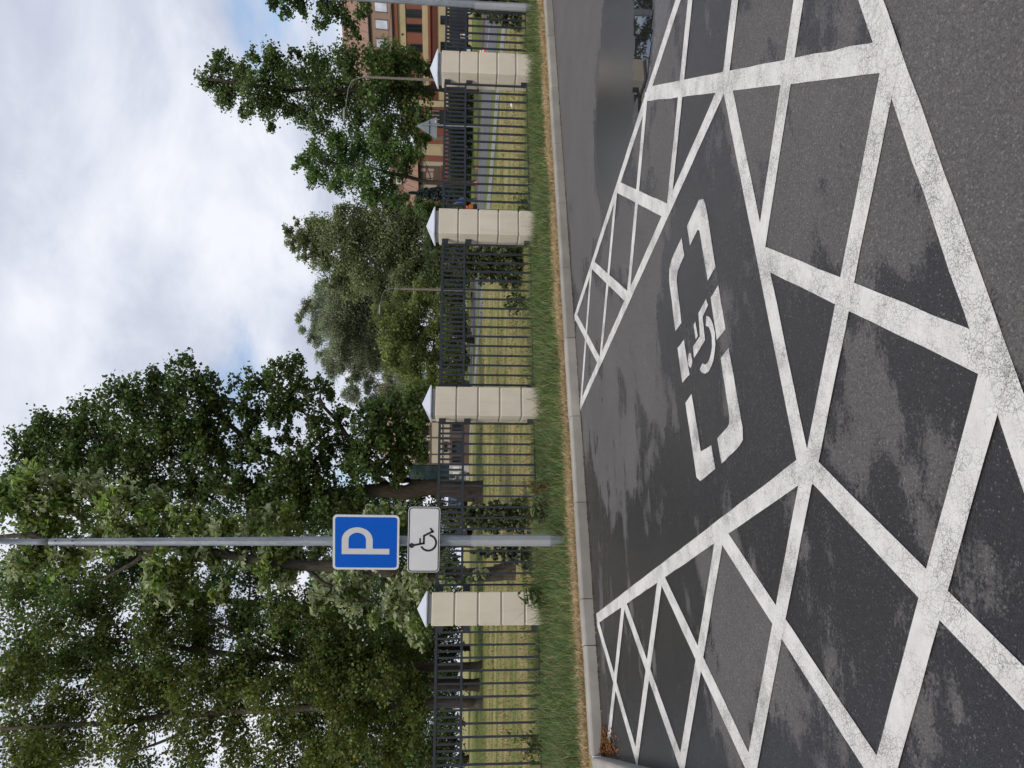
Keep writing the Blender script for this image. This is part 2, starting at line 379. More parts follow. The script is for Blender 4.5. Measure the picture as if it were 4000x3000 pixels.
S_, T_ = np.meshgrid(sp2, tp2, indexing='ij'); X_ = BO[0]+E1[0]*S_+E2[0]*T_; Y_ = BO[1]+E1[1]*S_+E2[1]*T_
vg = link('verge', grid_mesh('verge', np.stack([X_, Y_, height(X_, Y_)-.004], -1), M['lawn'], {'green': np.full(X_.shape, .08)})); tag(vg, 'grass beside the short side kerb', kind='structure')

DRY = [(0.95, [(7.99, 3.82), (5.3, 1.9), (4.84, 2.44), (4.18, 2.99), (3.37, 2.9), (3.4, 4.33), (4.16, 4.51), (4.74, 4.38), (6.2, 4.34)]), (0.8, [(3.55, 0.75), (2.9, 0.28), (2.52, 0.63), (3.07, 1.14)]), (0.8, [(3.19, 1.3), (2.49, 0.64), (2.12, 0.95), (2.82, 1.75)]), (0.8, [(2.97, 2.21), (2.05, 1.19), (2.11, 2.12), (3.11, 3.12)]), (0.7, [(2.52, 4.66), (3.15, 4.42), (3.15, 3.5), (2.16, 2.44), (2.09, 3.4)]), (0.85, [(2.03, 3.37), (2.0, 2.09), (1.98, 1.22), (1.72, 1.22), (1.41, 1.55), (1.14, 1.75), (1.98, 3.56)]), (0.52, [(2.47, 4.43), (1.23, 1.84), (0.92, 1.45), (0.69, 1.71), (0.61, 2.29), (0.48, 2.48), (0.61, 3.25), (0.94, 3.74), (1.46, 4.29)]), (0.85, [(2.34, -0.21), (1.71, -0.65), (1.54, -0.47), (2.0, -0.03)]), (0.85, [(1.98, 0.08), (1.47, -0.4), (1.04, -0.04), (1.6, 0.02), (1.84, 0.21)]), (0.8, [(1.38, -0.47), (0.95, -0.91), (0.48, -0.47), (0.93, -0.02), (1.16, -0.3)]), (0.5, [(1.14, -1.06), (0.67, -1.4), (-0.08, -1.06), (0.91, -1.01)]), (0.7, [(0.85, -0.91), (0.04, -0.92), (0.43, -0.54)]), (0.8, [(1.66, -0.69), (1.29, -0.95), (1.08, -0.93), (1.49, -0.54)]), (0.7, [(-0.07, 0.99), (-0.47, 0.5), (-0.52, 0.43), (-0.73, 0.34), (-0.88, 0.51), (-1.05, 0.92), (-1.08, 1.36), (-0.57, 1.5), (-0.26, 1.22)]), (0.4, [(0.19, -0.29), (-0.09, -0.89), (-0.42, -0.57), (-0.25, -0.42), (-0.02, -0.12)]), (0.62, [(-0.44, -0.64), (-0.39, -0.92), (-0.75, -0.76), (-0.57, -0.54)]), (0.35, [(-0.67, -0.41), (-0.84, -0.71), (-0.95, -0.66), (-0.99, -0.15)])]
def inside(poly, x, y):
    r = np.zeros(x.shape, bool); n = len(poly)
    for i in range(n):
        x0, y0 = poly[i]; x1, y1 = poly[(i+1) % n]
        if y0 == y1: continue
        c = ((y0 > y) != (y1 > y)) & (x < (x1-x0)*(y-y0)/(y1-y0)+x0); r ^= c
    return r
ss = np.concatenate([[-1.19], np.arange(-1.12, 9.0, .05), np.arange(9, 20, .5), [25, 40, 80]]); ts = np.concatenate([[-60, -30, -15, -8, -5, -4], np.arange(-3, 4.5, .05), [9.9]])
S_, T_ = np.meshgrid(ss, ts, indexing='ij'); T_ = np.where(T_ > 9, kerb_t(S_)+.05, T_)
acc = np.zeros(S_.shape)
for k in range(14):
    js, jt = rng.normal(0, .12, 2)*np.array([1, 1+.25*(k % 3)]); m_ = np.zeros(S_.shape)
    for val, poly in DRY: m_ = np.where(inside(poly, S_+js+.05*np.sin(7*T_+k)+.03*np.sin(19*T_), T_+jt+.05*np.sin(6*S_)), np.maximum(m_, min(1.1, val+.2)), m_)
    acc += m_/14
far_ = (S_ > 5.2) | (T_ < -1.03)
low = np.array([mnoise.noise(Vector((a*.6, b*.6, 3.0))) for a, b in zip(S_.ravel(), T_.ravel())]).reshape(S_.shape)
fine = np.array([mnoise.fractal(Vector((a*1.6, b*4.2, 7.0)), .7, 2.1, 5) for a, b in zip(S_.ravel(), T_.ravel())]).reshape(S_.shape)
acc = np.where(far_, np.maximum(acc, .80+.25*low)+.12*fine, acc+.10+.22*low+.75*fine)
FILM = [(5.3, 1.9), (4.62, 2.6), (4.28, 2.85), (3.67, 2.8), (3.3, 2.6), (3.2, 2.02), (3.25, 1.35), (3.2, 1.02), (3.15, .46), (5.8, .3)]
film = np.zeros(S_.shape)
for k in range(12): film += inside(FILM, S_+rng.normal(0, .12), T_+rng.normal(0, .12))/12
acc = acc-.5*film
PA = np.stack([BO[0]+E1[0]*S_+E2[0]*T_, BO[1]+E1[1]*S_+E2[1]*T_, np.zeros(S_.shape)], -1)
lot = link('parking_lot', grid_mesh('parking_lot', PA, M['asphalt'], {'dry': acc, 'film': film})); tag(lot, 'damp dark asphalt of the parking lot', kind='structure')
# puddle: an irregular sheet of water
PUD = [(3.37, 1.53), (3.46, 1.45), (3.59, 1.40), (3.71, 1.33), (3.86, 1.27), (4.04, 1.22), (4.35, 1.11), (4.8, .95), (5.0, .62), (4.5, .55), (3.93, .71), (3.67, .80), (3.48, .86), (3.33, .92), (3.26, 1.0), (3.23, 1.11), (3.23, 1.25), (3.2, 1.37)]
pp = []
for i in range(len(PUD)):
    a, b = np.array(PUD[i]), np.array(PUD[(i+1) % len(PUD)])
    for k in range(6):
        p = a+(b-a)*k/6; n = mnoise.noise(Vector((p[0]*6, p[1]*6, 1)))*.05 + mnoise.noise(Vector((p[0]*23, p[1]*23, 4)))*.025; nt_ = mnoise.noise(Vector((p[0]*5, p[1]*5, 8)))*.16 + mnoise.noise(Vector((p[0]*17, p[1]*17, 5)))*.09
        pp.append((p[0]+n, p[1]+nt_))
pud = MB().add([loc(a, b, .0035) for a, b in pp], [tuple(range(len(pp)))]).build('puddle', M['water']); tag(pud, 'rain puddle lying on the asphalt', kind='structure')

# painted lines: each stroke a sheet of its own
LW = .092
NST = [0]
def stroke(a, b, z, w=LW, ext=.035):
    a, b = np.array(a, float), np.array(b, float); d = b-a; L = np.linalg.norm(d); d /= L; n = np.array([-d[1], d[0]])
    a = a-d*ext; b = b+d*ext; NST[0] += 1; z = z+.00002*NST[0]; k = max(4, int(L/.12)); vs, fs = [], []
    for i in range(k+1):
        p = a+(b-a)*i/k
        for sgn in (-1, 1):
            j = w/2*sgn + random.gauss(0, .0012); q = p+n*j; vs.append(loc(q[0], q[1], z))
    fs = [(2*i, 2*i+1, 2*i+3, 2*i+2) for i in range(k)]
    MB().add(vs, fs).build('painted_line', M['paint'], lot)
for i_, (a, b) in enumerate([((0, -.03), (0, 4.36)), ((-.04, .03), (2.02, .03)), ((1.985, .03), (2.205, 4.5)), ((3.0, -.97), (3.29, 4.5)), ((-1.12, -.972), (3.05, -.972))]): stroke(a, b, .0022+.0001*i_)
for a, b in [((3.1, 1.14), (.985, -.945)), ((.93, .02), (-.05, -.95)), ((3.12, 2.13), (2.07, 1.12)), ((3.22, 3.37), (2.11, 2.21)), ((3.27, 4.45), (2.18, 3.42)), ((-.02, -.02), (-.97, -.93)),
             ((-.03, .95), (-1.0, -.05)), ((-.04, 2.08), (-1.04, 1.0)), ((-.05, 3.17), (-1.08, 2.07)), ((-.05, 4.34), (-1.09, 3.2))]: stroke(a, b, .0026)
for a, b in [((3.05, .06), (2.06, 1.02)), ((3.12, 1.19), (2.12, 2.17)), ((3.13, 2.26), (2.16, 3.34)), ((3.19, 3.47), (2.19, 4.5)), ((.90, -.93), (0, -.03)), ((1.95, -.95), (1.0, .0)), ((2.0, .02), (2.98, -.93)),
             ((-.1, -.95), (-1.08, .02)), ((-.03, .02), (-1.05, 1.02)), ((-.03, .98), (-1.07, 2.07)), ((-.04, 2.12), (-1.09, 3.22)), ((-.05, 3.24), (-.99, 4.2))]: stroke(a, b, .0032)
def sheet(polys, name, z, mat, parent):
    mb = MB()
    for poly in polys:
        q = []
        for i in range(len(poly)):
            a, b = np.array(poly[i]), np.array(poly[(i+1) % len(poly)]); k = max(1, int(np.linalg.norm(b-a)/.05))
            q += [a+(b-a)*j/k+rng.normal(0, .0015, 2) for j in range(k)]
        mb.add([loc(u, v, z) for u, v in q], [tuple(range(len(q)))])
    return mb.build(name, mat, parent)
for poly in [[(1.22, .51), (1.60, .50), (1.66, .52), (1.70, .58), (1.70, .80), (1.565, .80), (1.565, .66), (1.54, .635), (1.22, .635)],
             [(1.70, .91), (1.70, 1.12), (1.67, 1.19), (1.61, 1.22), (1.255, 1.225), (1.24, 1.105), (1.52, 1.09), (1.56, 1.05), (1.575, .91)],
             [(.865, .515), (1.115, .515), (1.115, .63), (.87, .64)], [(.90, 1.09), (1.13, 1.105), (1.14, 1.23), (.915, 1.225)],
             [(.285, .57), (.30, .53), (.35, .51), (.76, .515), (.765, .63), (.46, .635), (.43, .65), (.42, .68), (.42, .83), (.285, .82)],
             [(.29, .91), (.42, .92), (.44, 1.08), (.785, 1.10), (.785, 1.22), (.34, 1.20), (.30, 1.15)]]:
    sheet([poly], 'frame_dash', .0025, M['paint_sym'], lot)
def ring(c, r0, r1, a0, a1, n=14):
    return [[(c[0]+r*math.cos(a), c[1]+r*math.sin(a)) for r, a in ((r1, a_), (r1, b_), (r0, b_), (r0, a_))] for a_, b_ in [(R(a0+(a1-a0)*i/n), R(a0+(a1-a0)*(i+1)/n)) for i in range(n)]]
arc = [(.93+.15*math.cos(R(a)), .80+.15*math.sin(R(a))) for a in range(122, 336, 11)] + [(.93+.102*math.cos(R(a)), .80+.102*math.sin(R(a))) for a in range(330, 121, -11)]
sym = sheet([[(.95, .985), (.955, .79), (1.085, .775), (1.10, .68), (1.145, .69), (1.14, .825), (1.01, .855), (1.015, .975)], [(1.12, .888), (1.03, .885), (1.03, .918), (1.12, .922)],
       [(.97+.042*math.cos(a*.4), 1.05+.034*math.sin(a*.4)) for a in range(16)], arc], 'wheelchair_symbol', .0028, M['paint_sym'], lot)

# kerb of single stones
def kerb_run(name, label, p0, joints, front, side_in):
    # joints: list of distances; front(d) -> 2D front point on the asphalt; side_in: unit vector away from the lot
    root = None
    prof = [(.0, -.06), (.004, .088), (.012, .103), (.028, .110), (.148, .107), (.150, -.06)]
    bed = MB()
    for i in range(len(joints)-1):
        a, b = front(joints[i]), front(joints[i+1])
        A, B_ = a+side_in*.012, b+side_in*.012
        bed.add([(A[0], A[1], .09), (B_[0], B_[1], .09), (B_[0]+side_in[0]*.11, B_[1]+side_in[1]*.11, .09), (A[0]+side_in[0]*.11, A[1]+side_in[1]*.11, .09), (A[0], A[1], -.02), (B_[0], B_[1], -.02)], [(0, 1, 2, 3), (0, 4, 5, 1)])
    root = bed.build(name, M['joint']); tag(root, label, kind='structure')
    for i in range(len(joints)-1):
        a, b = front(joints[i]), front(joints[i+1]); d = (b-a)/np.linalg.norm(b-a); a = a+d*.004; b = b-d*.004
        j = np.array([random.gauss(0, .002), random.gauss(0, .002)]); dz = random.gauss(0, .0035); n = len(prof)
        vs = [(e[0]+side_in[0]*(w+j[q]), e[1]+side_in[1]*(w+j[q]), z+dz) for q, e in enumerate((a, b)) for w, z in prof]
        fs = [(k, (k+1) % n, n+(k+1) % n, n+k) for k in range(n)] + [tuple(range(n))[::-1], tuple(range(n, 2*n))]
        MB().add(vs, fs).build('kerb_stone', M['kerb'], root)
    return root
J = [-1.13, -.22, .20, 1.15, 2.10, 3.07, 4.04, 5.02, 6.03, 7.07, 8.12, 9.14, 10.16, 11.2, 12.2, 13.2, 14.2]
kerb_run('kerb', 'pale concrete kerb along the front of the bay', None, J, lambda s: BO+E1*s+E2*kerb_t(s), E2)
kerb_run('kerb', 'pale concrete kerb turning along the side of the bay', None, [kerb_t(-1.13)-.0-k for k in (0.002, .98, 1.97, 2.96, 3.95, 4.94, 5.93, 6.9, 7.9, 8.9, 9.9)], lambda t: BO+E1*(-1.13)+E2*t, -E1)

# far road, pavement beyond the lawn
def strip(name, label, L, Rr, dz, mat):
    def res(P, n=90):
        P = np.array(P, float); d = np.r_[0, np.cumsum(np.linalg.norm(np.diff(P, axis=0), axis=1))]; u = np.linspace(0, 1, n)**1.5*d[-1]
        return np.stack([np.interp(u, d, P[:, 0]), np.interp(u, d, P[:, 1])], 1)
    a, b = res(L), res(Rr); rows = []
    for k in np.linspace(0, 1, 7):
        p = a*(1-k)+b*k; rows.append(np.stack([p[:, 0], p[:, 1], height(p[:, 0], p[:, 1])+dz], 1))
    o = link(name, grid_mesh(name, np.array(rows), mat)); return tag(o, label, kind='structure')
PN = [(15, 8.5), (11.6, 14), (9.6, 17.0), (8.3, 20), (5.9, 23.2), (3.8, 26.3), (2.8, 29.2), (-3.4, 55), (-14, 103)]; PF = [(16.2, 9.2), (12.6, 15), (10.5, 18.5), (8.9, 21.6), (6.8, 24.6), (4.6, 29.3), (3.6, 33.3), (-4.4, 70), (-11, 103)]
RN = [(17.5, 10), (13.4, 17), (11.5, 20), (9.6, 23.5), (7.3, 26.9), (5.3, 33), (4.0, 39.7), (-6.2, 94), (-10, 115)]; RF = [(27, 13), (18.5, 20), (15.6, 27), (14.0, 35), (13.0, 41), (8.9, 56.6), (6.7, 67.7), (-1, 105), (-3, 115)]
strip('pavement', 'grey pavement between lawn and road', PN, PF, .012, M['pave'])
road = strip('road', 'grey road beyond the lawn', RN, RF, .008, M['road'])
def res2(P, st):
    P = np.array(P, float); d = np.r_[0, np.cumsum(np.linalg.norm(np.diff(P, axis=0), axis=1))]; u = np.arange(0, d[-1], st)
    return np.stack([np.interp(u, d, P[:, 0]), np.interp(u, d, P[:, 1])], 1)
mid_ = np.array(RN)*.45+np.array(RF)*.55; c_ = res2(mid_, .5)
for i in range(14, 150, 10):
    vs, fs = [], []
    for k in range(7):
        p = c_[min(i+k, len(c_)-1)]; d = c_[min(i+k+1, len(c_)-1)]-c_[max(i+k-1, 0)]; d /= np.linalg.norm(d)+1e-9; n = np.array([-d[1], d[0]])*.06
        for sg in (-1, 1):
            q = p+n*sg; vs.append((q[0], q[1], float(height(q[0], q[1]))+.016))
    MB().add(vs, [(2*k, 2*k+1, 2*k+3, 2*k+2) for k in range(6)]).build('lane_dash', M['white'], road)
e_ = res2(RF, 1.0); rk = MB()
for i in range(len(e_)-1):
    a, b = e_[i], e_[i+1]; za, zb = float(height(*a)), float(height(*b)); d = b-a; d /= np.linalg.norm(d); n = np.array([d[1], -d[0]])*.16
    rk.add([(a[0], a[1], za-.05), (b[0], b[1], zb-.05), (b[0], b[1], zb+.13), (a[0], a[1], za+.13), (b[0]+n[0], b[1]+n[1], zb+.13), (a[0]+n[0], a[1]+n[1], za+.13), (b[0]+n[0], b[1]+n[1], zb-.05), (a[0]+n[0], a[1]+n[1], za-.05)], [(0, 1, 2, 3), (3, 2, 4, 5), (5, 4, 6, 7)])
tag(rk.build('road_kerb', simple('road_kerb_stone', (.20, .15, .12), .9, .2, 2)), 'brownish kerb on the far side of the road', kind='structure')

# ------------------------------------------------------------------ fence pillars
PC = [-2.43, .367, 3.20, 6.11]
def fz(s): return .0055*s
def pillar(s, label):
    z0 = .10; w, dp = .21, .20; o = thing('fence_pillar', label, 'pillar', fen(s, 0, z0), 'cream pillars of the fence'); q = fz(s)
    def Mx(u, d, z): return fen(s+u, d, z+q)
    MB().box(-w+.018, w-.018, -dp+.018, dp-.018, -.1, 1.64, Mx).build('core', M['groove'], o)
    for za, zb in [(-.1, .413), (.435, .722), (.744, 1.03), (1.052, 1.334), (1.356, 1.643)]:
        MB().box(-w, w, -dp, dp, za, zb, Mx).build('block', M['stucco'], o, bevel=.007)
    MB().box(-w+.03, w-.03, -dp+.03, dp-.03, 1.6435, 1.702, Mx).build('collar', M['collar'], o)
    e = .012; c = MB()
    c.add([Mx(-w-e, -dp-e, 1.700), Mx(w+e, -dp-e, 1.700), Mx(w+e, dp+e, 1.700), Mx(-w-e, dp+e, 1.700), Mx(-w-e, -dp-e, 1.716), Mx(w+e, -dp-e, 1.716), Mx(w+e, dp+e, 1.716), Mx(-w-e, dp+e, 1.716), Mx(0, 0, 1.842)],
          [(3, 2, 1, 0), (0, 1, 5, 4), (1, 2, 6, 5), (2, 3, 7, 6), (3, 0, 4, 7), (4, 5, 8), (5, 6, 8), (6, 7, 8), (7, 4, 8)])
    c.build('cap', M['cap'], o)
for s, lb in zip(PC, ['cream block pillar just left of the parking sign post', 'cream block pillar standing in front of the big maple', 'cream block pillar with a small spruce at its left foot', 'cream block pillar nearest the right lamp post, in front of the red and ochre building']): pillar(s, lb)

# ------------------------------------------------------------------ fence panels
def bar_mesh(name, h, w=.0125):
    return MB().box(-w, w, -w, w, 0, h, lambda u, d, z: (FD[0]*u-FAW[0]*d, FD[1]*u-FAW[1]*d, z)).mesh(name, M['fence'])
BZ, MZ, TZ = .236, 1.252, 1.585
LONG = bar_mesh('bar', TZ-BZ); SHORT = bar_mesh('short_bar', TZ-MZ)
def panel(s0, s1, label, ends, n=None):
    o = thing('fence_panel', label, 'fence', fen((s0+s1)/2, 0, .12), 'dark metal fence panels'); off = np.array(o.location)
    tilt = lambda s: fz(s)
    for zr, hw, hd, nm in ((TZ, .017, .019, 'top_rail'), (MZ, .016, .019, 'middle_rail'), (BZ, .011, .0125, 'bottom_rail')):
        mb = MB(); vs = []
        for s in (s0-.012, s1+.012):
            for d, z in ((-hd, -hw), (hd, -hw), (hd, hw), (-hd, hw)): vs.append(fen(s, d, zr+z+tilt(s)))
        mb.add(vs, [(0, 1, 2, 3), (7, 6, 5, 4), (0, 4, 5, 1), (1, 5, 6, 2), (2, 6, 7, 3), (3, 7, 4, 0)]); mb.build(nm, M['fence'], o)
    n = n or int(round((s1-s0)/.1525)); st = (s1-s0)/n
    for i in range(n+1):
        b = link('bar', LONG, o); p = fen(s0+i*st, 0, BZ+tilt(s0+i*st)); b.location = tuple(np.array(p)-off)
        if i < n:
            b = link('short_bar', SHORT, o); ss_ = s0+(i+.5)*st; b.location = tuple(np.array(fen(ss_, 0, MZ+tilt(ss_)))-off)
    for e in ends:
        sg = 1 if e == 's1' else -1; se = s1 if e == 's1' else s0
        for z0, z1 in ((TZ-.085, TZ+.012), (MZ-.108, MZ-.012), (BZ+.005, BZ+.095)):
            a, b = sorted((se+sg*.013, se+sg*.085))
            MB().box(a, b, -.022, .022, z0+tilt(se), z1+tilt(se), fen).build('bracket', M['fence'], o)
    MB().box(s0+.02, s1-.02, -.03, .03, .0, .135+tilt((s0+s1)/2), fen).build('plinth', M['kerb'], o)
panel(-4.93, -2.73, 'dark metal fence panel at the far left, left of the leftmost pillar', ['s1'])
panel(-2.13, .087, 'dark metal fence panel behind the parking sign post', ['s0', 's1'])
panel(.664, 2.905, 'dark metal fence panel between the two middle pillars', ['s0', 's1'])
panel(3.51, 5.83, 'dark metal fence panel in front of the triangular sign', ['s0', 's1'])
panel(6.41, 8.85, 'dark metal fence panel at the far right, beside the right lamp post', ['s0'])

# ------------------------------------------------------------------ near lamp posts
def lamp_post(base, ztop, label, arm_dir, zarm, z_lamp, r0=.063, r1=.0355, lean=(0, 0)):
    b = np.array(base, float); o = thing('lamp_post', label, 'lamp post', b, 'galvanised lamp posts')
    top = b+np.array([lean[0], lean[1], ztop-b[2]])
    MB().tube([b+(0, 0, -.1), b*.5+top*.5, top], [r0, (r0+r1)/2, r1], 8, twist=.3).build('shaft', M['galv'], o)
    MB().tube([b+(0, 0, .18), b+(0, 0, 1.05)], [r0*1.005+.0015, r0*.95+.0015], 8, twist=.3).build('painted_foot', M['galv2'], o)
    MB().tube([top+(0, 0, -.006), top+(0, 0, .010)], [r1*1.09, r1*1.09], 16).build('sleeve_ring', M['bolt'], o)
    d = np.array([arm_dir[0], arm_dir[1], 0]); pts = [top+(0, 0, -.02), top+(0, 0, .12)]
    for k in range(1, 9):
        a = k/8*R(78); pts.append(top+(0, 0, .12)+d*(1.7*(1-math.cos(a)))+np.array([0, 0, 1.7*math.sin(a)]))
    pts.append(pts[-1]+d*.35+np.array([0, 0, .07]))
    MB().tube(pts, [.031]*2+[.030]*9, 10).build('arm', M['galv'], o, smooth_=True)
    e = pts[-1]; n = np.cross(d, (0, 0, 1))
    hb = MB(); secs = [(0, .05, .03), (.15, .12, .045), (.45, .14, .05), (.6, .06, .03)]
    vs = [e+d*x+n*w*sx+np.array([0, 0, h*sz]) for x, w, h in secs for sx, sz in ((-1, -.4), (1, -.4), (.7, 1), (-.7, 1))]
    fs = [(4*i+k, 4*i+(k+1) % 4, 4*i+4+(k+1) % 4, 4*i+4+k) for i in range(3) for k in range(4)] + [(0, 1, 2, 3), (15, 14, 13, 12)]
    hb.add(vs, fs).build('lamp_head', M['lamp'], o)
    for zz in (-.085, -.26):
        rr = r1+(r0-r1)*(-zz/(ztop-b[2]))
        for k in range(4):
            a = R(25+90*k); u = np.array([math.cos(a), math.sin(a), 0]); c = top+np.array([0, 0, zz])
            MB().tube([c+u*(rr-.01), c+u*(rr+.016)], [.008, .008], 6).build('bolt', M['bolt'], o)
    return o
ARM = -E2
BASE1 = (-1.72, 7.78, .10)
ZT1 = at(190, 2116, 7.78)[2]
LP1 = lamp_post(BASE1, ZT1, 'galvanised lamp post carrying the blue parking sign', ARM, 1, 1, lean=(at(256, 2116.7, 7.78)[0]+1.72, 0))
B2 = at(2112, 33, 11.95)
lamp_post((B2[0], B2[1], .10), ZT1+.1, 'galvanised lamp post at the right edge beside the fence', ARM, 1, 1, r0=.066, lean=(.05, 0))

# ------------------------------------------------------------------ signs on the post
def rrect(w, h, r, n=6):
    P = []
    for cx, cy, a0 in ((w/2-r, h/2-r, 0), (-w/2+r, h/2-r, 90), (-w/2+r, -h/2+r, 180), (w/2-r, -h/2+r, 270)):
        P += [(cx+r*math.cos(R(a0+90*k/n)), cy+r*math.sin(R(a0+90*k/n))) for k in range(n+1)]
    return P
def frame_fn(c, yaw, roll=0.0):
    rt = np.array([math.cos(yaw), math.sin(yaw), 0]); up = np.array([0, 0, 1.0]); nm = np.array([math.sin(yaw), -math.cos(yaw), 0])
    rt, up = rt*math.cos(roll)+up*math.sin(roll), up*math.cos(roll)-rt*math.sin(roll)
    return lambda u, v, h: tuple(c+rt*u+up*v+nm*h)
def clamps(o, F, ys, r=.048):
    for y in ys:
        MB().box(-.06, .06, y-.015, y+.015, -.125, -.002, lambda u, v, h: F(u, v, h)).build('clamp', M['galv'], o)
YS = 7.655
c = at(1430, 2119, YS); o = thing('parking_sign', 'blue square parking sign with a white letter P on the lamp post', 'sign', c); F = frame_fn(c, R(-7), -.012)
MB().prism(rrect(.604, .70, .045), -.012, 0, F).build('plate', M['s_white'], o)
MB().prism(rrect(.557, .653, .028), .0002, .0020, F).build('blue_field', M['s_blue'], o)
L = MB(); L.prism([(-.129, .2556), (-.129, -.2468), (-.0676, -.2468), (-.0676, .2556)], .0021, .004, F)
po, pi_ = [], []
for k in range(0, 17):
    a = R(90-180*k/16); po.append((.026+.1415*math.cos(a), .0926+.163*math.sin(a))); pi_.append((.029+.0797*math.cos(a), .092+.092*math.sin(a)))
po = [(-.0677, .2556)]+po+[(-.0677, -.0704)]; pi_ = [(-.0677, .184)]+pi_+[(-.0677, 0.0)]
for k in range(len(po)-1): L.prism([po[k], po[k+1], pi_[k+1], pi_[k]], .0021, .004, F)
L.build('letter', M['s_letter'], o); clamps(o, F, (-.2, .2))
c = at(1655.5, 2107.7, YS); o = thing('wheelchair_plate', 'white plate with a black wheelchair symbol below the parking sign', 'sign', c); F = frame_fn(c, 0, -.010)
MB().prism(rrect(.702, .340, .04), -.012, 0, F).build('plate', M['s_white'], o)
a_, b_ = rrect(.688, .326, .036), rrect(.668, .306, .028); mb = MB()
for k in range(len(a_)): mb.prism([a_[k], a_[(k+1) % len(a_)], b_[(k+1) % len(a_)], b_[k]], .0002, .0018, F)
mb.build('border', M['s_black'], o)
kk = .0005876
def cr(x, y): return ((742-y)*kk, (1767-x)*kk)
P_ = MB()
def bar2(a, b, w):
    a, b = np.array(cr(*a)), np.array(cr(*b)); d = (b-a)/np.linalg.norm(b-a); n = np.array([-d[1], d[0]])*w*kk/2
    P_.prism([tuple(a+n), tuple(a-n), tuple(b-n), tuple(b+n)], .0002, .0018, F)
hc = cr(1550, 852); P_.prism([(hc[0]+.027*math.cos(k*.3307), hc[1]+.027*math.sin(k*.3307)) for k in range(19)], .0002, .0019, F)
bar2((1570, 849), (1775, 808), 38); bar2((1700, 716), (1700, 822), 30); bar2((1768, 829), (1768, 668), 36); bar2((1762, 676), (1930, 590), 38); bar2((1940, 610), (1880, 533), 36)
wc = cr(1850, 802)
for q in ring(wc, 122*kk, 160*kk, 117, 353, 30): P_.prism(q, .0002, .0017, F)
P_.build('wheelchair_pictogram', M['s_black'], o); clamps(o, F, (-.08, .08))

# ------------------------------------------------------------------ foliage tools
def unit(v): return v/(np.linalg.norm(v, axis=-1, keepdims=True)+1e-9)
def leaf_arrays(C, L, W, droop=0.0, up=.5, wind=None):
    n = len(C)
    nrm = unit(rng.normal(0, 1, (n, 3)) + np.array([0, 0, up]))
    d = rng.normal(0, 1, (n, 3)); d[:, 2] -= droop
    if wind is not None: d = d+np.array(wind)
    d = unit(d - nrm*np.sum(d*nrm, 1, keepdims=True)); w = np.cross(nrm, d)
    L = np.asarray(L).reshape(-1, 1); W = np.asarray(W).reshape(-1, 1)
    v = np.stack([C-d*L*.5, C-d*L*.06+w*W*.5+nrm*L*.10, C+d*L*.5-nrm*L*.04, C-d*L*.06-w*W*.5+nrm*L*.10], 1)
    return v.reshape(-1, 3)
def quads_mesh(name, V, tint4, mat, off):
    n = len(V)//4
    return raw_mesh(name, V, np.arange(n*4), np.arange(n)*4, np.full(n, 4), mat, tint4, off)
def tints(n, base, var=.25, hue=.12, pale=None, pfrac=0.0, yellow=0.0):
    base = np.array(base); c = base*(1+rng.normal(0, var, (n, 1)).clip(-.6, .8)); c = c*(1+rng.normal(0, hue, (n, 3)))
    if yellow: k = rng.random(n) < yellow; c[k] = np.array([.16, .13, .02])*(.6+.6*rng.random((k.sum(), 1)))
    if pale is not None: k = rng.random(n) < pfrac; c[k] = np.array(pale)*(.7+.45*rng.random((k.sum(), 1)))
    return np.clip(c, .004, .9)
def curve(a, b, sag, n=6, wob=.06):
    a, b = np.array(a, float), np.array(b, float); L = np.linalg.norm(b-a); t = np.linspace(0, 1, n).reshape(-1, 1)
    p = a+(b-a)*t; p[:, 2] += (sag*L*4*(t*(1-t))).ravel()
    j = rng.normal(0, wob*L, (n, 3)); j[0] = 0; j[-1] = 0
    return p + j*np.sin(np.pi*t)
K = 4000/2212.
DK = 1.8
LK = 1.75
LS = .80
TOT = [0]
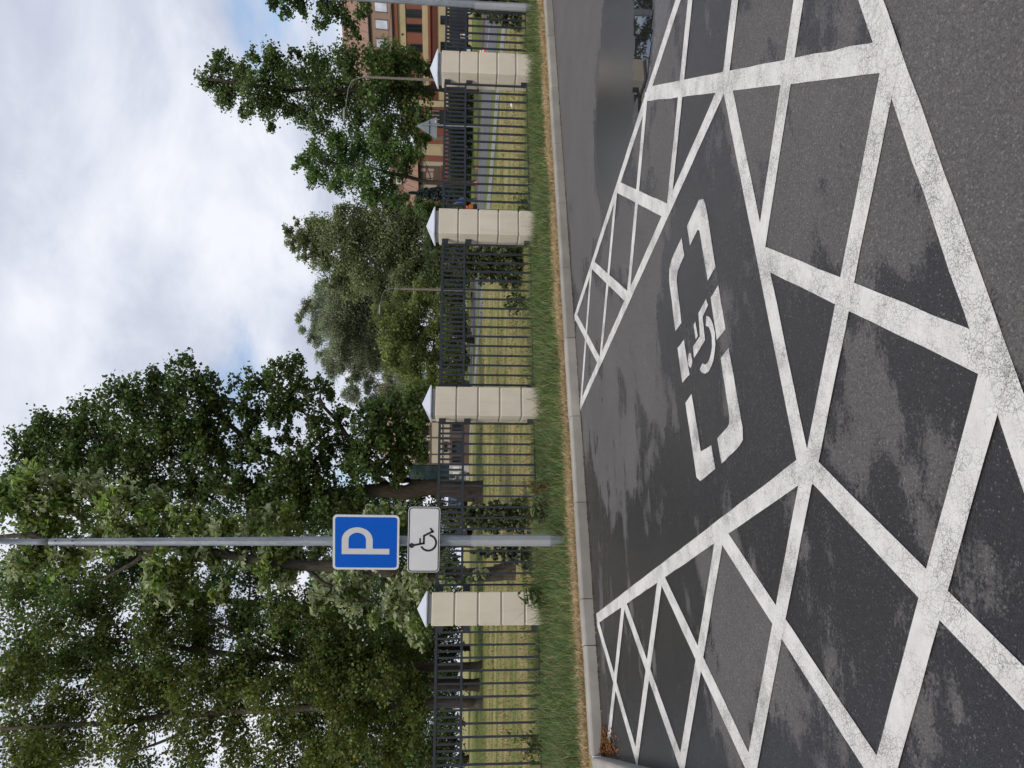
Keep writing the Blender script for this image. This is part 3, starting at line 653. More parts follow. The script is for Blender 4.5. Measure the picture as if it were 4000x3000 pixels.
def tree(name, label, Y, base, trunk, blobs, leaf, col, group='trees behind the fence', dens=3.2, depth=.5, limbs=(), bark='bark', r0=.2, cat='tree', asp=.75, droop=.2, up=.5, wind=None,
         pale=None, pfrac=0.0, yellow=0.0, clump=.34, clus=2.2, base_z=None, seg=7, var=.25, spread=1.0):
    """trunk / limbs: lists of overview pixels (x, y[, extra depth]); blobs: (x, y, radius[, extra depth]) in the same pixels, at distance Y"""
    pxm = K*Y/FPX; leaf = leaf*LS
    far = smooth((Y-28)/20.0); lk = LK*(1.08+.50*far)
    if base is None: base = at(1840, trunk[0][1]*K, Y)[:2]
    b = np.array([base[0], base[1], float(height(base[0], base[1]))]) if base_z is None else np.array([base[0], base[1], base_z])
    o = thing(name, label, cat, b, group)
    wood = MB(); nodes = []; rads = []
    def limb(pts, ra, rb, n=seg):
        pts = np.array(pts); m = len(pts); d = np.r_[0, np.cumsum(np.linalg.norm(np.diff(pts, axis=0), axis=1))]; k = max(m, 2*m+2)
        u = np.linspace(0, d[-1], k); q = np.stack([np.interp(u, d, pts[:, i]) for i in range(3)], 1)
        q[1:-1] += rng.normal(0, ra*.22, (k-2, 3)); rr = ra+(rb-ra)*(u/d[-1])**.85
        wood.tube(q, rr, n); nodes.extend(q); rads.extend(rr)
    T = [b-np.array([0, 0, .15])]+[at(p[0]*K, p[1]*K, Y+(p[2] if len(p) > 2 else 0)) for p in trunk]
    dv = (T[1]-T[0])/np.linalg.norm(T[1]-T[0]); wood.tube([T[0], T[0]+dv*(.15+r0*.3), T[0]+dv*(.15+r0*1.2), T[0]+dv*(.15+r0*2.6)], [r0*1.35, r0*1.2, r0*1.06, r0*.97], 9, cap=False)
    limb(T, r0, max(.03, r0*.28), 9)
    for lb in limbs:
        P = [at(p[0]*K, p[1]*K, Y+(p[2] if len(p) > 2 else 0)) for p in lb[1:]]
        nd = np.array(nodes); i = np.argmin(np.linalg.norm(nd-P[0], axis=1)); limb([nodes[i]]+P, lb[0], max(.02, lb[0]*.3))
    B = []
    for bl in blobs:
        x, y, r = bl[:3]; ex = bl[3] if len(bl) > 3 else rng.uniform(-1, 1)*depth*Y*.09*spread
        B.append((at(x*K, y*K, Y+ex), r*pxm*1.06, x > 640))
    top = T[-1]; nd0 = np.array(nodes)
    B.sort(key=lambda t: np.min(np.linalg.norm(nd0-t[0], axis=1)))
    V, TI = [], []; larea = .42*leaf*leaf*asp
    for c_, r, blo in B:
        nd = np.array(nodes); dd = np.linalg.norm(nd-c_, axis=1)+1.2*np.maximum(0, nd[:, 2]-c_[2]+.2*r); i = int(np.argmin(dd))
        rb = min(rads[i]*.6, .02+.035*r); pts = curve(nodes[i], c_, -.05, 6, .05)
        rr = np.linspace(rb, max(.008, rb*.35), 6); wood.tube(pts, rr, 5); nodes.extend(pts[2:]); rads.extend(rr[2:])
        ncl = min(90, max(6, int(clus*12*(r/(leaf*6))**1.2))); dens_ = dens*DK
        u = unit(rng.normal(0, 1, (ncl, 3))); rad = r*(.25+.75*rng.random((ncl, 1))**.55); cc = c_+u*rad*np.array([1, 1, .92])
        nl = int(dens_*math.pi*r*r/larea/ncl)+1
        cs = clump*r*(.7+.6*rng.random(ncl))
        for j in range(ncl):
            if j % 2 == 0:
                pt = curve(c_+(cc[j]-c_)*.0, cc[j], -.04, 4, .07); wood.tube(pt, [max(.008, rb*.3), .008, .006, .004], 3, cap=False)
            cl = cc[j]+rng.normal(0, 1, (nl, 3))*np.array([1, 1, .62])*cs[j]*.62
            tint_c = float(np.clip(1+rng.normal(0, .26), .5, 1.7))
            LL = leaf*(.7+.6*rng.random(nl)); V.append(leaf_arrays(cl, LL, LL*asp, droop, up, wind))
            pf = (.8 if rng.random() < (pfrac*1.75 if blo else pfrac*.8) else .10) if pale is not None else 0
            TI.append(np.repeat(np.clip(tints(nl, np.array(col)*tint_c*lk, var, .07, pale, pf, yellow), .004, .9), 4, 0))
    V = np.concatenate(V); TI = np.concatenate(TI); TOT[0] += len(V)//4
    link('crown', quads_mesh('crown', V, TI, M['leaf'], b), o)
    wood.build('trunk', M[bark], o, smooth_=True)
    return o
def spruce(name, label, base, h, rad, col, group='small spruces by the fence', n_lv=14, nb=8, needle=.035, z=None, dens=1.0, droop=.25, cone=1.0):
    b = np.array([base[0], base[1], float(height(*base)) if z is None else z]); o = thing(name, label, 'spruce', b, group)
    MB().tube([b-(0, 0, .05), b+(0, 0, h*.97)], [max(.012, h*.012), .004], 6).build('trunk', M['bark_dark'], o)
    V, TI, wood = [], [], MB()
    for i in range(n_lv):
        t = i/(n_lv-1); zz = b[2]+h*np.clip(.06+.90*t+rng.normal(0, .012), .03, .97); L = rad*(1-t)**cone*(.8+.3*rng.random())+.03*h*.3
        for k in range(nb):
            a = 2*math.pi*(k/nb)+i*1.1+rng.normal(0, .2); d = np.array([math.cos(a), math.sin(a), 0]); l = L*rng.uniform(.75, 1.15)
            p = np.array([b[0], b[1], zz+rng.normal(0, .02*h)])+np.outer(np.linspace(0, 1, 5), d*l)+np.outer(np.linspace(0, 1, 5)**1.5*(-droop*l) + np.linspace(0, 1, 5)**3*.16*l, [0, 0, 1]); wood.tube(p, np.linspace(.010, .003, 5)*h*.5, 3, cap=False)
            m = int(dens*(20+70*l/rad)); u = rng.random(m)**.7; q = np.stack([np.interp(u, np.linspace(0, 1, 5), p[:, j]) for j in range(3)], 1)
            side = np.cross(d, (0, 0, 1)); q += np.outer(rng.normal(0, .16*l, m)*(1.05-u), side); q[:, 2] += rng.normal(0, .018*h, m)
            LL = needle*(.7+.6*rng.random(m)); V.append(leaf_arrays(q, LL, LL*.45, .1, .6, tuple(d*1.2))); TI.append(np.repeat(tints(m, col, .28, .06), 4, 0))
    tag(wood.build('branches', M['bark_dark'], o), kind='stuff')
    link('needles', quads_mesh('needles', np.concatenate(V), np.concatenate(TI), M['needle'], b), o); return o

def blades(name, P, H, W, bend, tint, mat=None):
    n = len(P); a = rng.random(n)*2*math.pi; w = np.stack([np.cos(a), np.sin(a), np.zeros(n)], 1)*W[:, None]*.5
    d = np.stack([np.cos(a+1.3+rng.normal(0, .6, n)), np.sin(a+1.3), np.zeros(n)], 1)*(bend*H)[:, None]; up = np.zeros((n, 3)); up[:, 2] = H*np.sqrt(np.clip(1-bend**2*.5, .2, 1))
    v = np.stack([P-w, P+w, P+d*.28+up*.58+w*.75, P+d*.28+up*.58-w*.75, P+d+up], 1).reshape(-1, 3)
    i = np.arange(n)*5; lp = np.stack([i, i+1, i+2, i+3, i+3, i+2, i+4], 1).ravel(); st = np.stack([np.arange(n)*7, np.arange(n)*7+4], 1).ravel(); tt = np.tile([4, 3], n)
    return link(name, raw_mesh(name, v, lp, st, tt, mat or M['blade'], np.repeat(tint, 5, 0)))
def qfence(x, y): return (x-FO[0])*FAW[0]+(y-FO[1])*FAW[1]
# verge grass between kerb and fence
n = 150000
s = rng.uniform(-4.5, 13.5, n); tq = .14+rng.random(n)*4.2; x = BO[0]+E1[0]*s+E2[0]*(tq+kerb_t(s)); y = BO[1]+E1[1]*s+E2[1]*(tq+kerb_t(s)); q = qfence(x, y)
edge = .36+.10*np.sin(s*2.1)+.07*np.sin(s*5.3+1); wgt = smooth((tq-edge+.12)/.25)
clumpn = np.array([mnoise.noise(Vector((a*1.4, b*1.4, 0))) for a, b in zip(x, y)])
keep = (q < .35) & (rng.random(n) < wgt*(.55+.6*clumpn+.25))
x, y, q, tq, cn = x[keep], y[keep], q[keep], tq[keep], clumpn[keep]; m = len(x)
Hh = .95*(.10+.13*rng.random(m)**1.5)*(1+.55*cn)*(.6+.5*smooth((tq-.3)/.6))*(1+.35*smooth((q+.7)/.6)*rng.random(m)); tall = rng.random(m) < .03*smooth((q+.9)/.6); Hh = np.where(tall, Hh*1.9, Hh)
ti = tints(m, (.128, .178, .060), .34, .10); dryk = rng.random(m) < .20+.10*tall; ti[dryk] = np.array([.36, .31, .16])*(.6+.5*rng.random((dryk.sum(), 1)))
blue = rng.random(m) < .35; ti[blue & ~dryk] *= np.array([.85, 1.05, 1.25])
tag(blades('verge_grass', np.stack([x, y, height(x, y)-.01], 1), Hh, .0045+.005*rng.random(m), rng.uniform(.25, .95, m), ti), 'tall rough green grass between kerb and fence', 'grass', kind='stuff')
# straw along the kerb
n = 48000; s = rng.uniform(-4.2, 13.5, n); tq = .135+rng.gamma(2.2, .10, n); tq = np.clip(tq, .135, .8); x = BO[0]+E1[0]*s+E2[0]*(tq+kerb_t(s)); y = BO[1]+E1[1]*s+E2[1]*(tq+kerb_t(s))
ti = np.array([.54, .41, .24])*(.5+.75*rng.random((n, 1)))*(1+rng.normal(0, .06, (n, 3)))
tag(blades('straw', np.stack([x, y, height(x, y)-.005], 1), .03+.055*rng.random(n), .004+.005*rng.random(n), rng.uniform(.7, 1.25, n), np.clip(ti, .01, .9)), 'dead straw along the back of the kerb', 'straw', kind='stuff')
# short lawn growth behind the fence
n = 70000; d = 9.5+28*rng.random(n)**1.7; a = rng.uniform(-.62, .60, n); x = d*np.sin(a)*1.02; y = d*np.cos(a)+.8; q = qfence(x, y)
gn = np.array([mnoise.noise(Vector((u*.5, v*.9, 9))) for u, v in zip(x, y)]); keep = (q > .1) & (x < 15.2-.35*y+ .5) & (rng.random(n) < .55+.5*gn)
x, y, q, gn = x[keep], y[keep], q[keep], gn[keep]; m = len(x)
gr = rng.random(m) < .36+.55*gn+.35*smooth((.9-q)/.8)
ti = np.where(gr[:, None], np.array([.085, .105, .030])*(.6+.7*rng.random((m, 1))), np.array([.33, .25, .115])*(.6+.6*rng.random((m, 1))))
tag(blades('lawn_grass', np.stack([x, y, height(x, y)-.01], 1), (.03+.045*rng.random(m))*(1+.7*gn)*(1+1.2*smooth((.8-q)/.8)*rng.random(m)), .006+.008*rng.random(m)+.0003*y, rng.uniform(.2, 1.0, m), ti), 'short dry grass of the mown lawn', 'grass', kind='stuff')
# dead needles swept into the kerb corner
n = 900; s = -1.115+np.abs(rng.normal(0, .09, n)); t = kerb_t(-1.1)-.01-np.abs(rng.normal(0, .22, n)); x = BO[0]+E1[0]*s+E2[0]*t; y = BO[1]+E1[1]*s+E2[1]*t; pile = np.exp(-((s+1.1)/.10)**2-((t-4.5)/.25)**2)
LL = .02+.03*rng.random(n); V = leaf_arrays(np.stack([x, y, .006+.03*pile*rng.random(n)], 1), LL, LL*.3, 0, 2.5)
tl = link('dead_leaves', quads_mesh('dead_leaves', V, np.repeat(np.clip(np.array([.20, .095, .04])*(.5+.8*rng.random((n, 1))), .01, .9), 4, 0), M['litter'], (0, 0, 0))); tag(tl, 'rusty dead leaves swept into the kerb corner', 'leaves', kind='stuff')

# grit and bits of straw in the gutter
n = 2600; s = rng.uniform(-1.1, 11, n); t = kerb_t(s)-.004-np.abs(rng.normal(0, .022, n)); x = BO[0]+E1[0]*s+E2[0]*t; y = BO[1]+E1[1]*s+E2[1]*t; LL = .010+.022*rng.random(n)**2
V = leaf_arrays(np.stack([x, y, np.full(n, .004)], 1), LL, LL*.35, 0, 3.5); ti = np.where(rng.random((n, 1)) < .35, np.array([[.30, .22, .12]]), np.array([[.045, .038, .030]]))*(.6+.6*rng.random((n, 1)))
tag(link('gutter_grit', quads_mesh('gutter_grit', V, np.repeat(ti, 4, 0), M['litter'], (0, 0, 0))), 'dark grit and straw bits along the foot of the kerb', 'grit', kind='stuff')

# ------------------------------------------------------------------ weeds in the verge and by the fence
def weed(name, label, base, stems, h, leaf, col, spread=.18, cat='weed', group='weeds along the fence'):
    b = np.array([base[0], base[1], float(height(*base))]); o = thing(name, label, cat, b, group); st = MB(); V, TI = [], []
    for k in range(stems):
        a = rng.random()*2*math.pi; tip = b+np.array([math.cos(a)*spread*rng.random(), math.sin(a)*spread*rng.random(), h*rng.uniform(.6, 1.1)]); p = curve(b+rng.normal(0, .02, 3)*[1, 1, 0], tip, .05, 6, .04); st.tube(p, np.linspace(.005, .002, 6), 4, cap=False)
        m = int(9+6*rng.random()); u = rng.uniform(.15, 1, m); c_ = np.stack([np.interp(u, np.linspace(0, 1, 6), p[:, j]) for j in range(3)], 1)+rng.normal(0, leaf*.5, (m, 3)); LL = leaf*(.6+.8*rng.random(m)); V.append(leaf_arrays(c_, LL, LL*.42, .3, .7)); TI.append(np.repeat(tints(m, col, .25, .08), 4, 0))
    st.build('stem', M['blade'] if False else M['bark'], o); link('leaves', quads_mesh('leaves', np.concatenate(V), np.concatenate(TI), M['leaf'], b), o)
def gpt(px, py, z=.14):
    d = ray(px, py); t = (z-CAMH)/d[2]; return d[0]*t, d[1]*t
weed('dock_weed', 'green leafy weed at the foot of the fence left of the sign post', gpt(2140, 2330), 7, .34, .11, (.06, .10, .025))
weed('dock_weed', 'reddish dry dock weed in the grass right of the sign post', gpt(2170, 1905), 6, .33, .06, (.13, .085, .03))
weed('thistle', 'bushy green weed in the middle fence panel', gpt(2090, 1190), 12, .50, .09, (.055, .095, .025), .32)
weed('thistle', 'low green weed by the fence in the triangular sign panel', gpt(2075, 800), 6, .26, .08, (.075, .115, .03))
weed('thistle', 'tangled weed at the foot of the leftmost fence panel', gpt(2140, 2900), 11, .42, .07, (.075, .095, .03), .35)
weed('thistle', 'dark weed right of the sign post foot', gpt(2160, 1995), 8, .38, .07, (.045, .065, .025), .25)
spruce('young_spruce', 'bushy young spruce behind the middle fence panel', (2.25, 13.3), 1.72, .52, (.085, .098, .045), n_lv=18, nb=9, needle=.075, dens=1.25, droop=.3, cone=.75)
spruce('young_spruce', 'slim young spruce behind the wheelchair plate', (-2.15, 11.4), 1.50, .30, (.12, .14, .07), n_lv=26, nb=7, needle=.06, dens=1.0, droop=.1, cone=.55)
spruce('young_spruce', 'low bluish spruce just left of the sign post', (-2.62, 11.0), .92, .34, (.07, .09, .062), n_lv=9, nb=7, needle=.055, dens=.8, droop=.3)
spruce('young_spruce', 'young spruce behind the right lamp post', (7.75, 14.2), 1.5, .66, (.085, .10, .045), n_lv=18, nb=9, needle=.08, dens=1.3, droop=.35, cone=.7)

# ------------------------------------------------------------------ trees
tree('maple_tree', 'big maple with a thick leaning trunk behind the second pillar', 24.7, (-3.8, 24.7), [(960, 1057), (880, 1056), (780, 1062), (700, 1068), (560, 1060), (420, 1052), (250, 1040)],
     [(60, 960, 40), (110, 925, 42), (60, 1020, 50), (140, 985, 55), (190, 910, 48), (190, 985, 60), (255, 880, 48), (265, 950, 55), (320, 835, 42), (335, 905, 55), (330, 985, 55), (395, 815, 40), (405, 880, 50), (400, 960, 50),
      (460, 845, 42), (470, 905, 40), (480, 1050, 40), (545, 835, 34), (590, 815, 32), (640, 805, 32), (560, 890, 30), (600, 870, 34), (640, 860, 38), (650, 1000, 48), (600, 1030, 50), (560, 1070, 45), (640, 1060, 48), (690, 1030, 40),
      (690, 850, 32), (690, 910, 32), (740, 905, 25), (740, 970, 38), (790, 935, 36), (800, 1000, 34), (835, 900, 32), (860, 950, 34), (870, 1000, 26), (905, 885, 32), (905, 935, 26), (770, 1060, 30), (450, 990, 40), (520, 960, 28), (540, 920, 26), (240, 1030, 48), (310, 1045, 45), (385, 1045, 45), (440, 1060, 40), (760, 1010, 34), (510, 1000, 34), (700, 1085, 42), (765, 1090, 38), (640, 1105, 42), (560, 1110, 42), (845, 880, 38), (880, 955, 36), (850, 1015, 32), (820, 950, 38), (872, 915, 38), (905, 860, 32), (800, 900, 30), (765, 985, 30), (910, 985, 20), (600, 905, 26), (565, 965, 28), (625, 945, 26), (520, 885, 28), (690, 965, 30), (470, 960, 34), (430, 930, 40)],
     .150, (.044, .066, .020), dens=1.9, limbs=[(.17, (905, 1045), (840, 1030), (780, 985), (735, 920), (690, 860)), (.15, (660, 1010), (560, 975), (500, 920), (440, 870), (330, 850)), (.13, (850, 1050), (800, 1030), (860, 960), (890, 900)), (.12, (560, 1050), (430, 1000), (260, 950), (120, 930)), (.08, (735, 920), (650, 890), (600, 840)), (.022, (70, 1000), (35, 975), (12, 952)), (.018, (35, 975), (28, 962))],
     bark='bark_dark', r0=.34, clump=.36, asp=.85, yellow=.01, spread=.8, clus=1.8)
tree('poplar_tree', 'pale leaved tree with silvery leaf undersides behind the parking sign', 13.3, (-3.5, 13.3), [(1000, 1243), (820, 1232), (650, 1217), (500, 1200), (330, 1185), (150, 1175), (0, 1160)],
     [(30, 1075, 48), (100, 1055, 46), (100, 1135, 45), (180, 1075, 48), (255, 1095, 42), (330, 1095, 38), (400, 1120, 36), (60, 1200, 45), (150, 1195, 42), (240, 1170, 42), (350, 1225, 42), (400, 1255, 38), (450, 1205, 38), (495, 1150, 36), (540, 1185, 42), (560, 1245, 26), (480, 1280, 22),
      (690, 1180, 30), (705, 1250, 42), (760, 1275, 44), (750, 1215, 38), (820, 1120, 30), (855, 1115, 24), (860, 1285, 38), (820, 1325, 26), (875, 1345, 26), (900, 1385, 16), (910, 1200, 36), (810, 1180, 40), (620, 1160, 30), (900, 1260, 30), (680, 1310, 18), (940, 1230, 26), (985, 1245, 24), (1010, 1258, 16), (1035, 1238, 12), (965, 1212, 20), (960, 1270, 20), (600, 1130, 36), (600, 1195, 30), (650, 1205, 30), (560, 1130, 36), (610, 1250, 26), (300, 1150, 40), (420, 1170, 34)],
     .145, (.088, .118, .032), dens=3.0, limbs=[(.06, (330, 1190), (280, 1220), (215, 1255)), (.05, (650, 1215), (700, 1260), (800, 1300)), (.05, (500, 1200), (440, 1150), (350, 1080))], bark='bark', r0=.15, asp=.55, droop=.5, wind=(-.9, .2, 0), pale=(.43, .48, .29), pfrac=.42, clump=.40, var=.3, spread=.9)
F_ = [(30, 1300, 55), (40, 1400, 55), (30, 1480, 50), (60, 1560, 60), (60, 1640, 60), (120, 1350, 55), (130, 1450, 50), (150, 1540, 60), (160, 1630, 60), (210, 1310, 55), (220, 1400, 60), (240, 1490, 55), (250, 1580, 55), (300, 1340, 50), (320, 1430, 60)]
tree('lime_tree', 'tall tree with a straight pale trunk at the left, in front of the wood', 22.0, (-9.9, 22.0), [(960, 1520), (800, 1522), (600, 1530), (400, 1545), (200, 1560), (0, 1575)],
     [(40, 1480, 50), (60, 1570, 55), (50, 1650, 50), (150, 1530, 52), (150, 1620, 52), (250, 1490, 50), (250, 1590, 50), (340, 1540, 50), (350, 1470, 48), (420, 1500, 50), (420, 1590, 50), (500, 1540, 46), (500, 1470, 45), (510, 1620, 42), (580, 1500, 50), (600, 1590, 50), (660, 1550, 50), (680, 1470, 46), (680, 1630, 46), (740, 1510, 48), (750, 1600, 48), (810, 1550, 45), (830, 1470, 42), (840, 1630, 42), (880, 1590, 36), (890, 1520, 34)],
     .135, (.068, .084, .024), dens=1.8, r0=.17, bark='bark', clump=.40, yellow=.07, limbs=[(.08, (480, 1540), (380, 1590), (250, 1640)), (.07, (700, 1525), (600, 1470), (480, 1430))], spread=1.2)
tree('lime_tree', 'dense tree with a dark trunk left of the leftmost pillar', 22.6, (-9.0, 22.6), [(960, 1445), (820, 1440), (640, 1428), (450, 1410), (250, 1380), (60, 1370)],
     [(40, 1290, 50), (50, 1390, 48), (130, 1330, 52), (150, 1420, 46), (230, 1290, 50), (240, 1380, 50), (330, 1320, 52), (340, 1400, 48), (420, 1300, 48), (430, 1380, 50), (520, 1340, 44), (530, 1420, 46), (600, 1320, 42), (610, 1400, 50), (690, 1350, 46), (700, 1420, 46), (770, 1380, 46), (780, 1440, 40), (840, 1390, 42), (860, 1440, 36), (900, 1420, 30), (900, 1350, 32), (880, 1480, 32)],
     .135, (.054, .076, .022), dens=1.9, r0=.15, bark='bark_dark', clump=.40, yellow=.04, limbs=[(.07, (640, 1425), (520, 1370), (380, 1300))], spread=1.2)
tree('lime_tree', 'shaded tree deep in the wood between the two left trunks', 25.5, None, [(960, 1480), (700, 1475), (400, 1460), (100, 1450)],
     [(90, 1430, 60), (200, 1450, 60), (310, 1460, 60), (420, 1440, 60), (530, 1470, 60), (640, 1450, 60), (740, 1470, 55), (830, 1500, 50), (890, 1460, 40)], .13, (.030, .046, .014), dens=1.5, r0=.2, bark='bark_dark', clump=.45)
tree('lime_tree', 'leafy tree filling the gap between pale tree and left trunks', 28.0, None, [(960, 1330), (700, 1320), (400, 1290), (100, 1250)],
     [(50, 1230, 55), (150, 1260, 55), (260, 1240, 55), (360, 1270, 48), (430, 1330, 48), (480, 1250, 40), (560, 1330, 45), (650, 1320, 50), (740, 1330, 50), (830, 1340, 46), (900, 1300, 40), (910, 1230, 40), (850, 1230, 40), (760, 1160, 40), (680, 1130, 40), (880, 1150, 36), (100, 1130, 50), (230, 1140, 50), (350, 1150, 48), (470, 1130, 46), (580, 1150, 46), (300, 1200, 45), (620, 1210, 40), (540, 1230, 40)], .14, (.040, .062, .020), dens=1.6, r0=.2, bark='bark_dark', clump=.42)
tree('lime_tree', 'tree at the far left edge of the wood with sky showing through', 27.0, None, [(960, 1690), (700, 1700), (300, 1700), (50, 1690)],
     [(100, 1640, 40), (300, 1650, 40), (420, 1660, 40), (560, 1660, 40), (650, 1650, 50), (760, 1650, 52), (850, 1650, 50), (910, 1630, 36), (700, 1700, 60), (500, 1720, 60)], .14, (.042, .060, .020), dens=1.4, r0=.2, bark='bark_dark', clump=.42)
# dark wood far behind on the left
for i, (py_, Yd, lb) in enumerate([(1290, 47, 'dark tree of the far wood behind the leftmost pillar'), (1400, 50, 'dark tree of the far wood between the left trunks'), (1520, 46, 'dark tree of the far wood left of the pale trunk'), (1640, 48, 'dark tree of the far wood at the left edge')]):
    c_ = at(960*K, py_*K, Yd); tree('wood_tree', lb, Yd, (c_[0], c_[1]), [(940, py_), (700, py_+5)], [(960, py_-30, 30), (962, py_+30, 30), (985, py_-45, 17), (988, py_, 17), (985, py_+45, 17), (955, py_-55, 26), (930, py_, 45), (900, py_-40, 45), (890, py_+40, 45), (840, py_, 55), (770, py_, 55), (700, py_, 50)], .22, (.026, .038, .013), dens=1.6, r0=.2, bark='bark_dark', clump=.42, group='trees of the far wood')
G2 = 'street trees by the far road'
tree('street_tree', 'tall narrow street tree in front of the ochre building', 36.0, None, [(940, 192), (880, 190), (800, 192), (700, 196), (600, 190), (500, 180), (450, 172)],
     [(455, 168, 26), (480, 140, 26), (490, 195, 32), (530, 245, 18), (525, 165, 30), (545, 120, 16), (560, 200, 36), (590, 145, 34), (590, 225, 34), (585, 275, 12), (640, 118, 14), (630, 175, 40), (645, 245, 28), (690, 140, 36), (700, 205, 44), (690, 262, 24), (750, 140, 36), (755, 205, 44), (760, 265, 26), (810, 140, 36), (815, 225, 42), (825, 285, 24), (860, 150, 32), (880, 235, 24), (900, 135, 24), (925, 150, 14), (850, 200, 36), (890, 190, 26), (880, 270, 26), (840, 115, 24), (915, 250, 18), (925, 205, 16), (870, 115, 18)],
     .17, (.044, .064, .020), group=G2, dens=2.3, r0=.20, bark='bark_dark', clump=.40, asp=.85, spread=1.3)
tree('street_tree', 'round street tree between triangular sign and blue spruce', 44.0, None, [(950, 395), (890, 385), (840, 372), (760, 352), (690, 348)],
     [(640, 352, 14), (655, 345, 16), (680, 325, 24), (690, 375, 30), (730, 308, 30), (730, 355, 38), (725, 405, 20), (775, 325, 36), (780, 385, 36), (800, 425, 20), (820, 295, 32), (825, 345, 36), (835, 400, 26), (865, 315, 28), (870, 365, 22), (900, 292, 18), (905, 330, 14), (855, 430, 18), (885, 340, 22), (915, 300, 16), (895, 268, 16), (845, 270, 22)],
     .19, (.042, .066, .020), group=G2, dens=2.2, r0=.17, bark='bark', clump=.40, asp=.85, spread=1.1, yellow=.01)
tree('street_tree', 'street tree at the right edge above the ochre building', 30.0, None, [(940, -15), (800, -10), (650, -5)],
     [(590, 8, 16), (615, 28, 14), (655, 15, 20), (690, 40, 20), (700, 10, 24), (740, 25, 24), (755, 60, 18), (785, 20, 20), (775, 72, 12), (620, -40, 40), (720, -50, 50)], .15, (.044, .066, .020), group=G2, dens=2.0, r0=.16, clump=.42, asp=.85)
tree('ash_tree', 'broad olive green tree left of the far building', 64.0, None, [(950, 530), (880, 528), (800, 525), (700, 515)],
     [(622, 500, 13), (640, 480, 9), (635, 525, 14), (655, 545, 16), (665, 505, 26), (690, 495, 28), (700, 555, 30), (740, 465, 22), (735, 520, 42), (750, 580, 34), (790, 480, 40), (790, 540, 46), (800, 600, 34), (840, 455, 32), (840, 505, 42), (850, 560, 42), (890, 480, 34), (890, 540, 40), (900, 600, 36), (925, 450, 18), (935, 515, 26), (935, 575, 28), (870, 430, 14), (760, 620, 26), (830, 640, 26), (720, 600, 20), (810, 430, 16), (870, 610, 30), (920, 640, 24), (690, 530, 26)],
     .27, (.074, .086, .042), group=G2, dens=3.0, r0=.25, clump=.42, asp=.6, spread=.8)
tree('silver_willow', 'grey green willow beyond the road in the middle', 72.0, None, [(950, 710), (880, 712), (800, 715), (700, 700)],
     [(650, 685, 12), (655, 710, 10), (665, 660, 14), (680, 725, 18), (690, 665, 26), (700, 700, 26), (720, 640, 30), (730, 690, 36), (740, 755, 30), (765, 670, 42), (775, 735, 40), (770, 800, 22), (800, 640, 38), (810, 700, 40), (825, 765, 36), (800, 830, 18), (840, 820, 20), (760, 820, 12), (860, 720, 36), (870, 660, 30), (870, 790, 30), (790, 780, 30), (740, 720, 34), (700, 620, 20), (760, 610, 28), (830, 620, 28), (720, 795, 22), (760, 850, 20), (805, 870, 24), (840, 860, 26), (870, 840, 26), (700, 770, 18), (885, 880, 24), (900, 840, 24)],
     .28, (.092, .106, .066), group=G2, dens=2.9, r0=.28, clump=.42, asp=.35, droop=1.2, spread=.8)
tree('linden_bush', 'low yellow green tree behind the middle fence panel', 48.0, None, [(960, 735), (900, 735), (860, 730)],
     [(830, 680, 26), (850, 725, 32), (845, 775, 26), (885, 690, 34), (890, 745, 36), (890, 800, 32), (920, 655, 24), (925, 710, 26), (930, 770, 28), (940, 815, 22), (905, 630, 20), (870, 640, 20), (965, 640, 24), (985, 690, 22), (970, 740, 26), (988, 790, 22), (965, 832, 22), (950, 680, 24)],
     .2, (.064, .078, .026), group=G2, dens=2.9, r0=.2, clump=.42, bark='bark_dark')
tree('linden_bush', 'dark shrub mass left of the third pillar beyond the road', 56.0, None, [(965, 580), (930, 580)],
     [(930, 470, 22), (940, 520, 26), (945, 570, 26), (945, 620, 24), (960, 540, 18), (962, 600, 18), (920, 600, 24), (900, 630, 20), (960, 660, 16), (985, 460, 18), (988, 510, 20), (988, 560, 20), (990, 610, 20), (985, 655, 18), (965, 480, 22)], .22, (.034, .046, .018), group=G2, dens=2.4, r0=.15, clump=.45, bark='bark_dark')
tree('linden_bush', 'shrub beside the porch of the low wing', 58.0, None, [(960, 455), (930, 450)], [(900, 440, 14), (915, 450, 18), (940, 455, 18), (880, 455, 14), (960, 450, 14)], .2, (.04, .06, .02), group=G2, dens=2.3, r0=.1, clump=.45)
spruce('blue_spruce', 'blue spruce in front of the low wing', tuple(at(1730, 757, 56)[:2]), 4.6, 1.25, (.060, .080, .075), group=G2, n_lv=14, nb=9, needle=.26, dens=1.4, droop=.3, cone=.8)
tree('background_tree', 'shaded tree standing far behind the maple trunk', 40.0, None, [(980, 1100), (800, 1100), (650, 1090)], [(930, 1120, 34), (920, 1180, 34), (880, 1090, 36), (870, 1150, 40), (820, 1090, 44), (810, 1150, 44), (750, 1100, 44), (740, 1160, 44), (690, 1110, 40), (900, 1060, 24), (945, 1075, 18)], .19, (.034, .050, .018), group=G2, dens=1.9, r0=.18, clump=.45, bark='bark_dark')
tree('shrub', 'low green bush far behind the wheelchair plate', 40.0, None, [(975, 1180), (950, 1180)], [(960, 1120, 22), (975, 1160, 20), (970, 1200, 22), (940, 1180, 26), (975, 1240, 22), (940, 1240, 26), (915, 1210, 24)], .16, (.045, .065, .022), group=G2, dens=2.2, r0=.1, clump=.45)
tree('understorey_shrub', 'dark shrub below the willow beyond the middle fence panel', 62.0, None, [(985, 720), (960, 720)], [(985, 640, 20), (990, 680, 20), (988, 720, 20), (990, 760, 20), (988, 800, 20), (985, 840, 20), (960, 660, 24), (960, 710, 24), (955, 760, 26), (960, 810, 26), (940, 840, 24), (1000, 700, 12), (1000, 780, 12)], .22, (.026, .036, .014), group=G2, dens=3.2, r0=.1, clump=.5, bark='bark_dark')
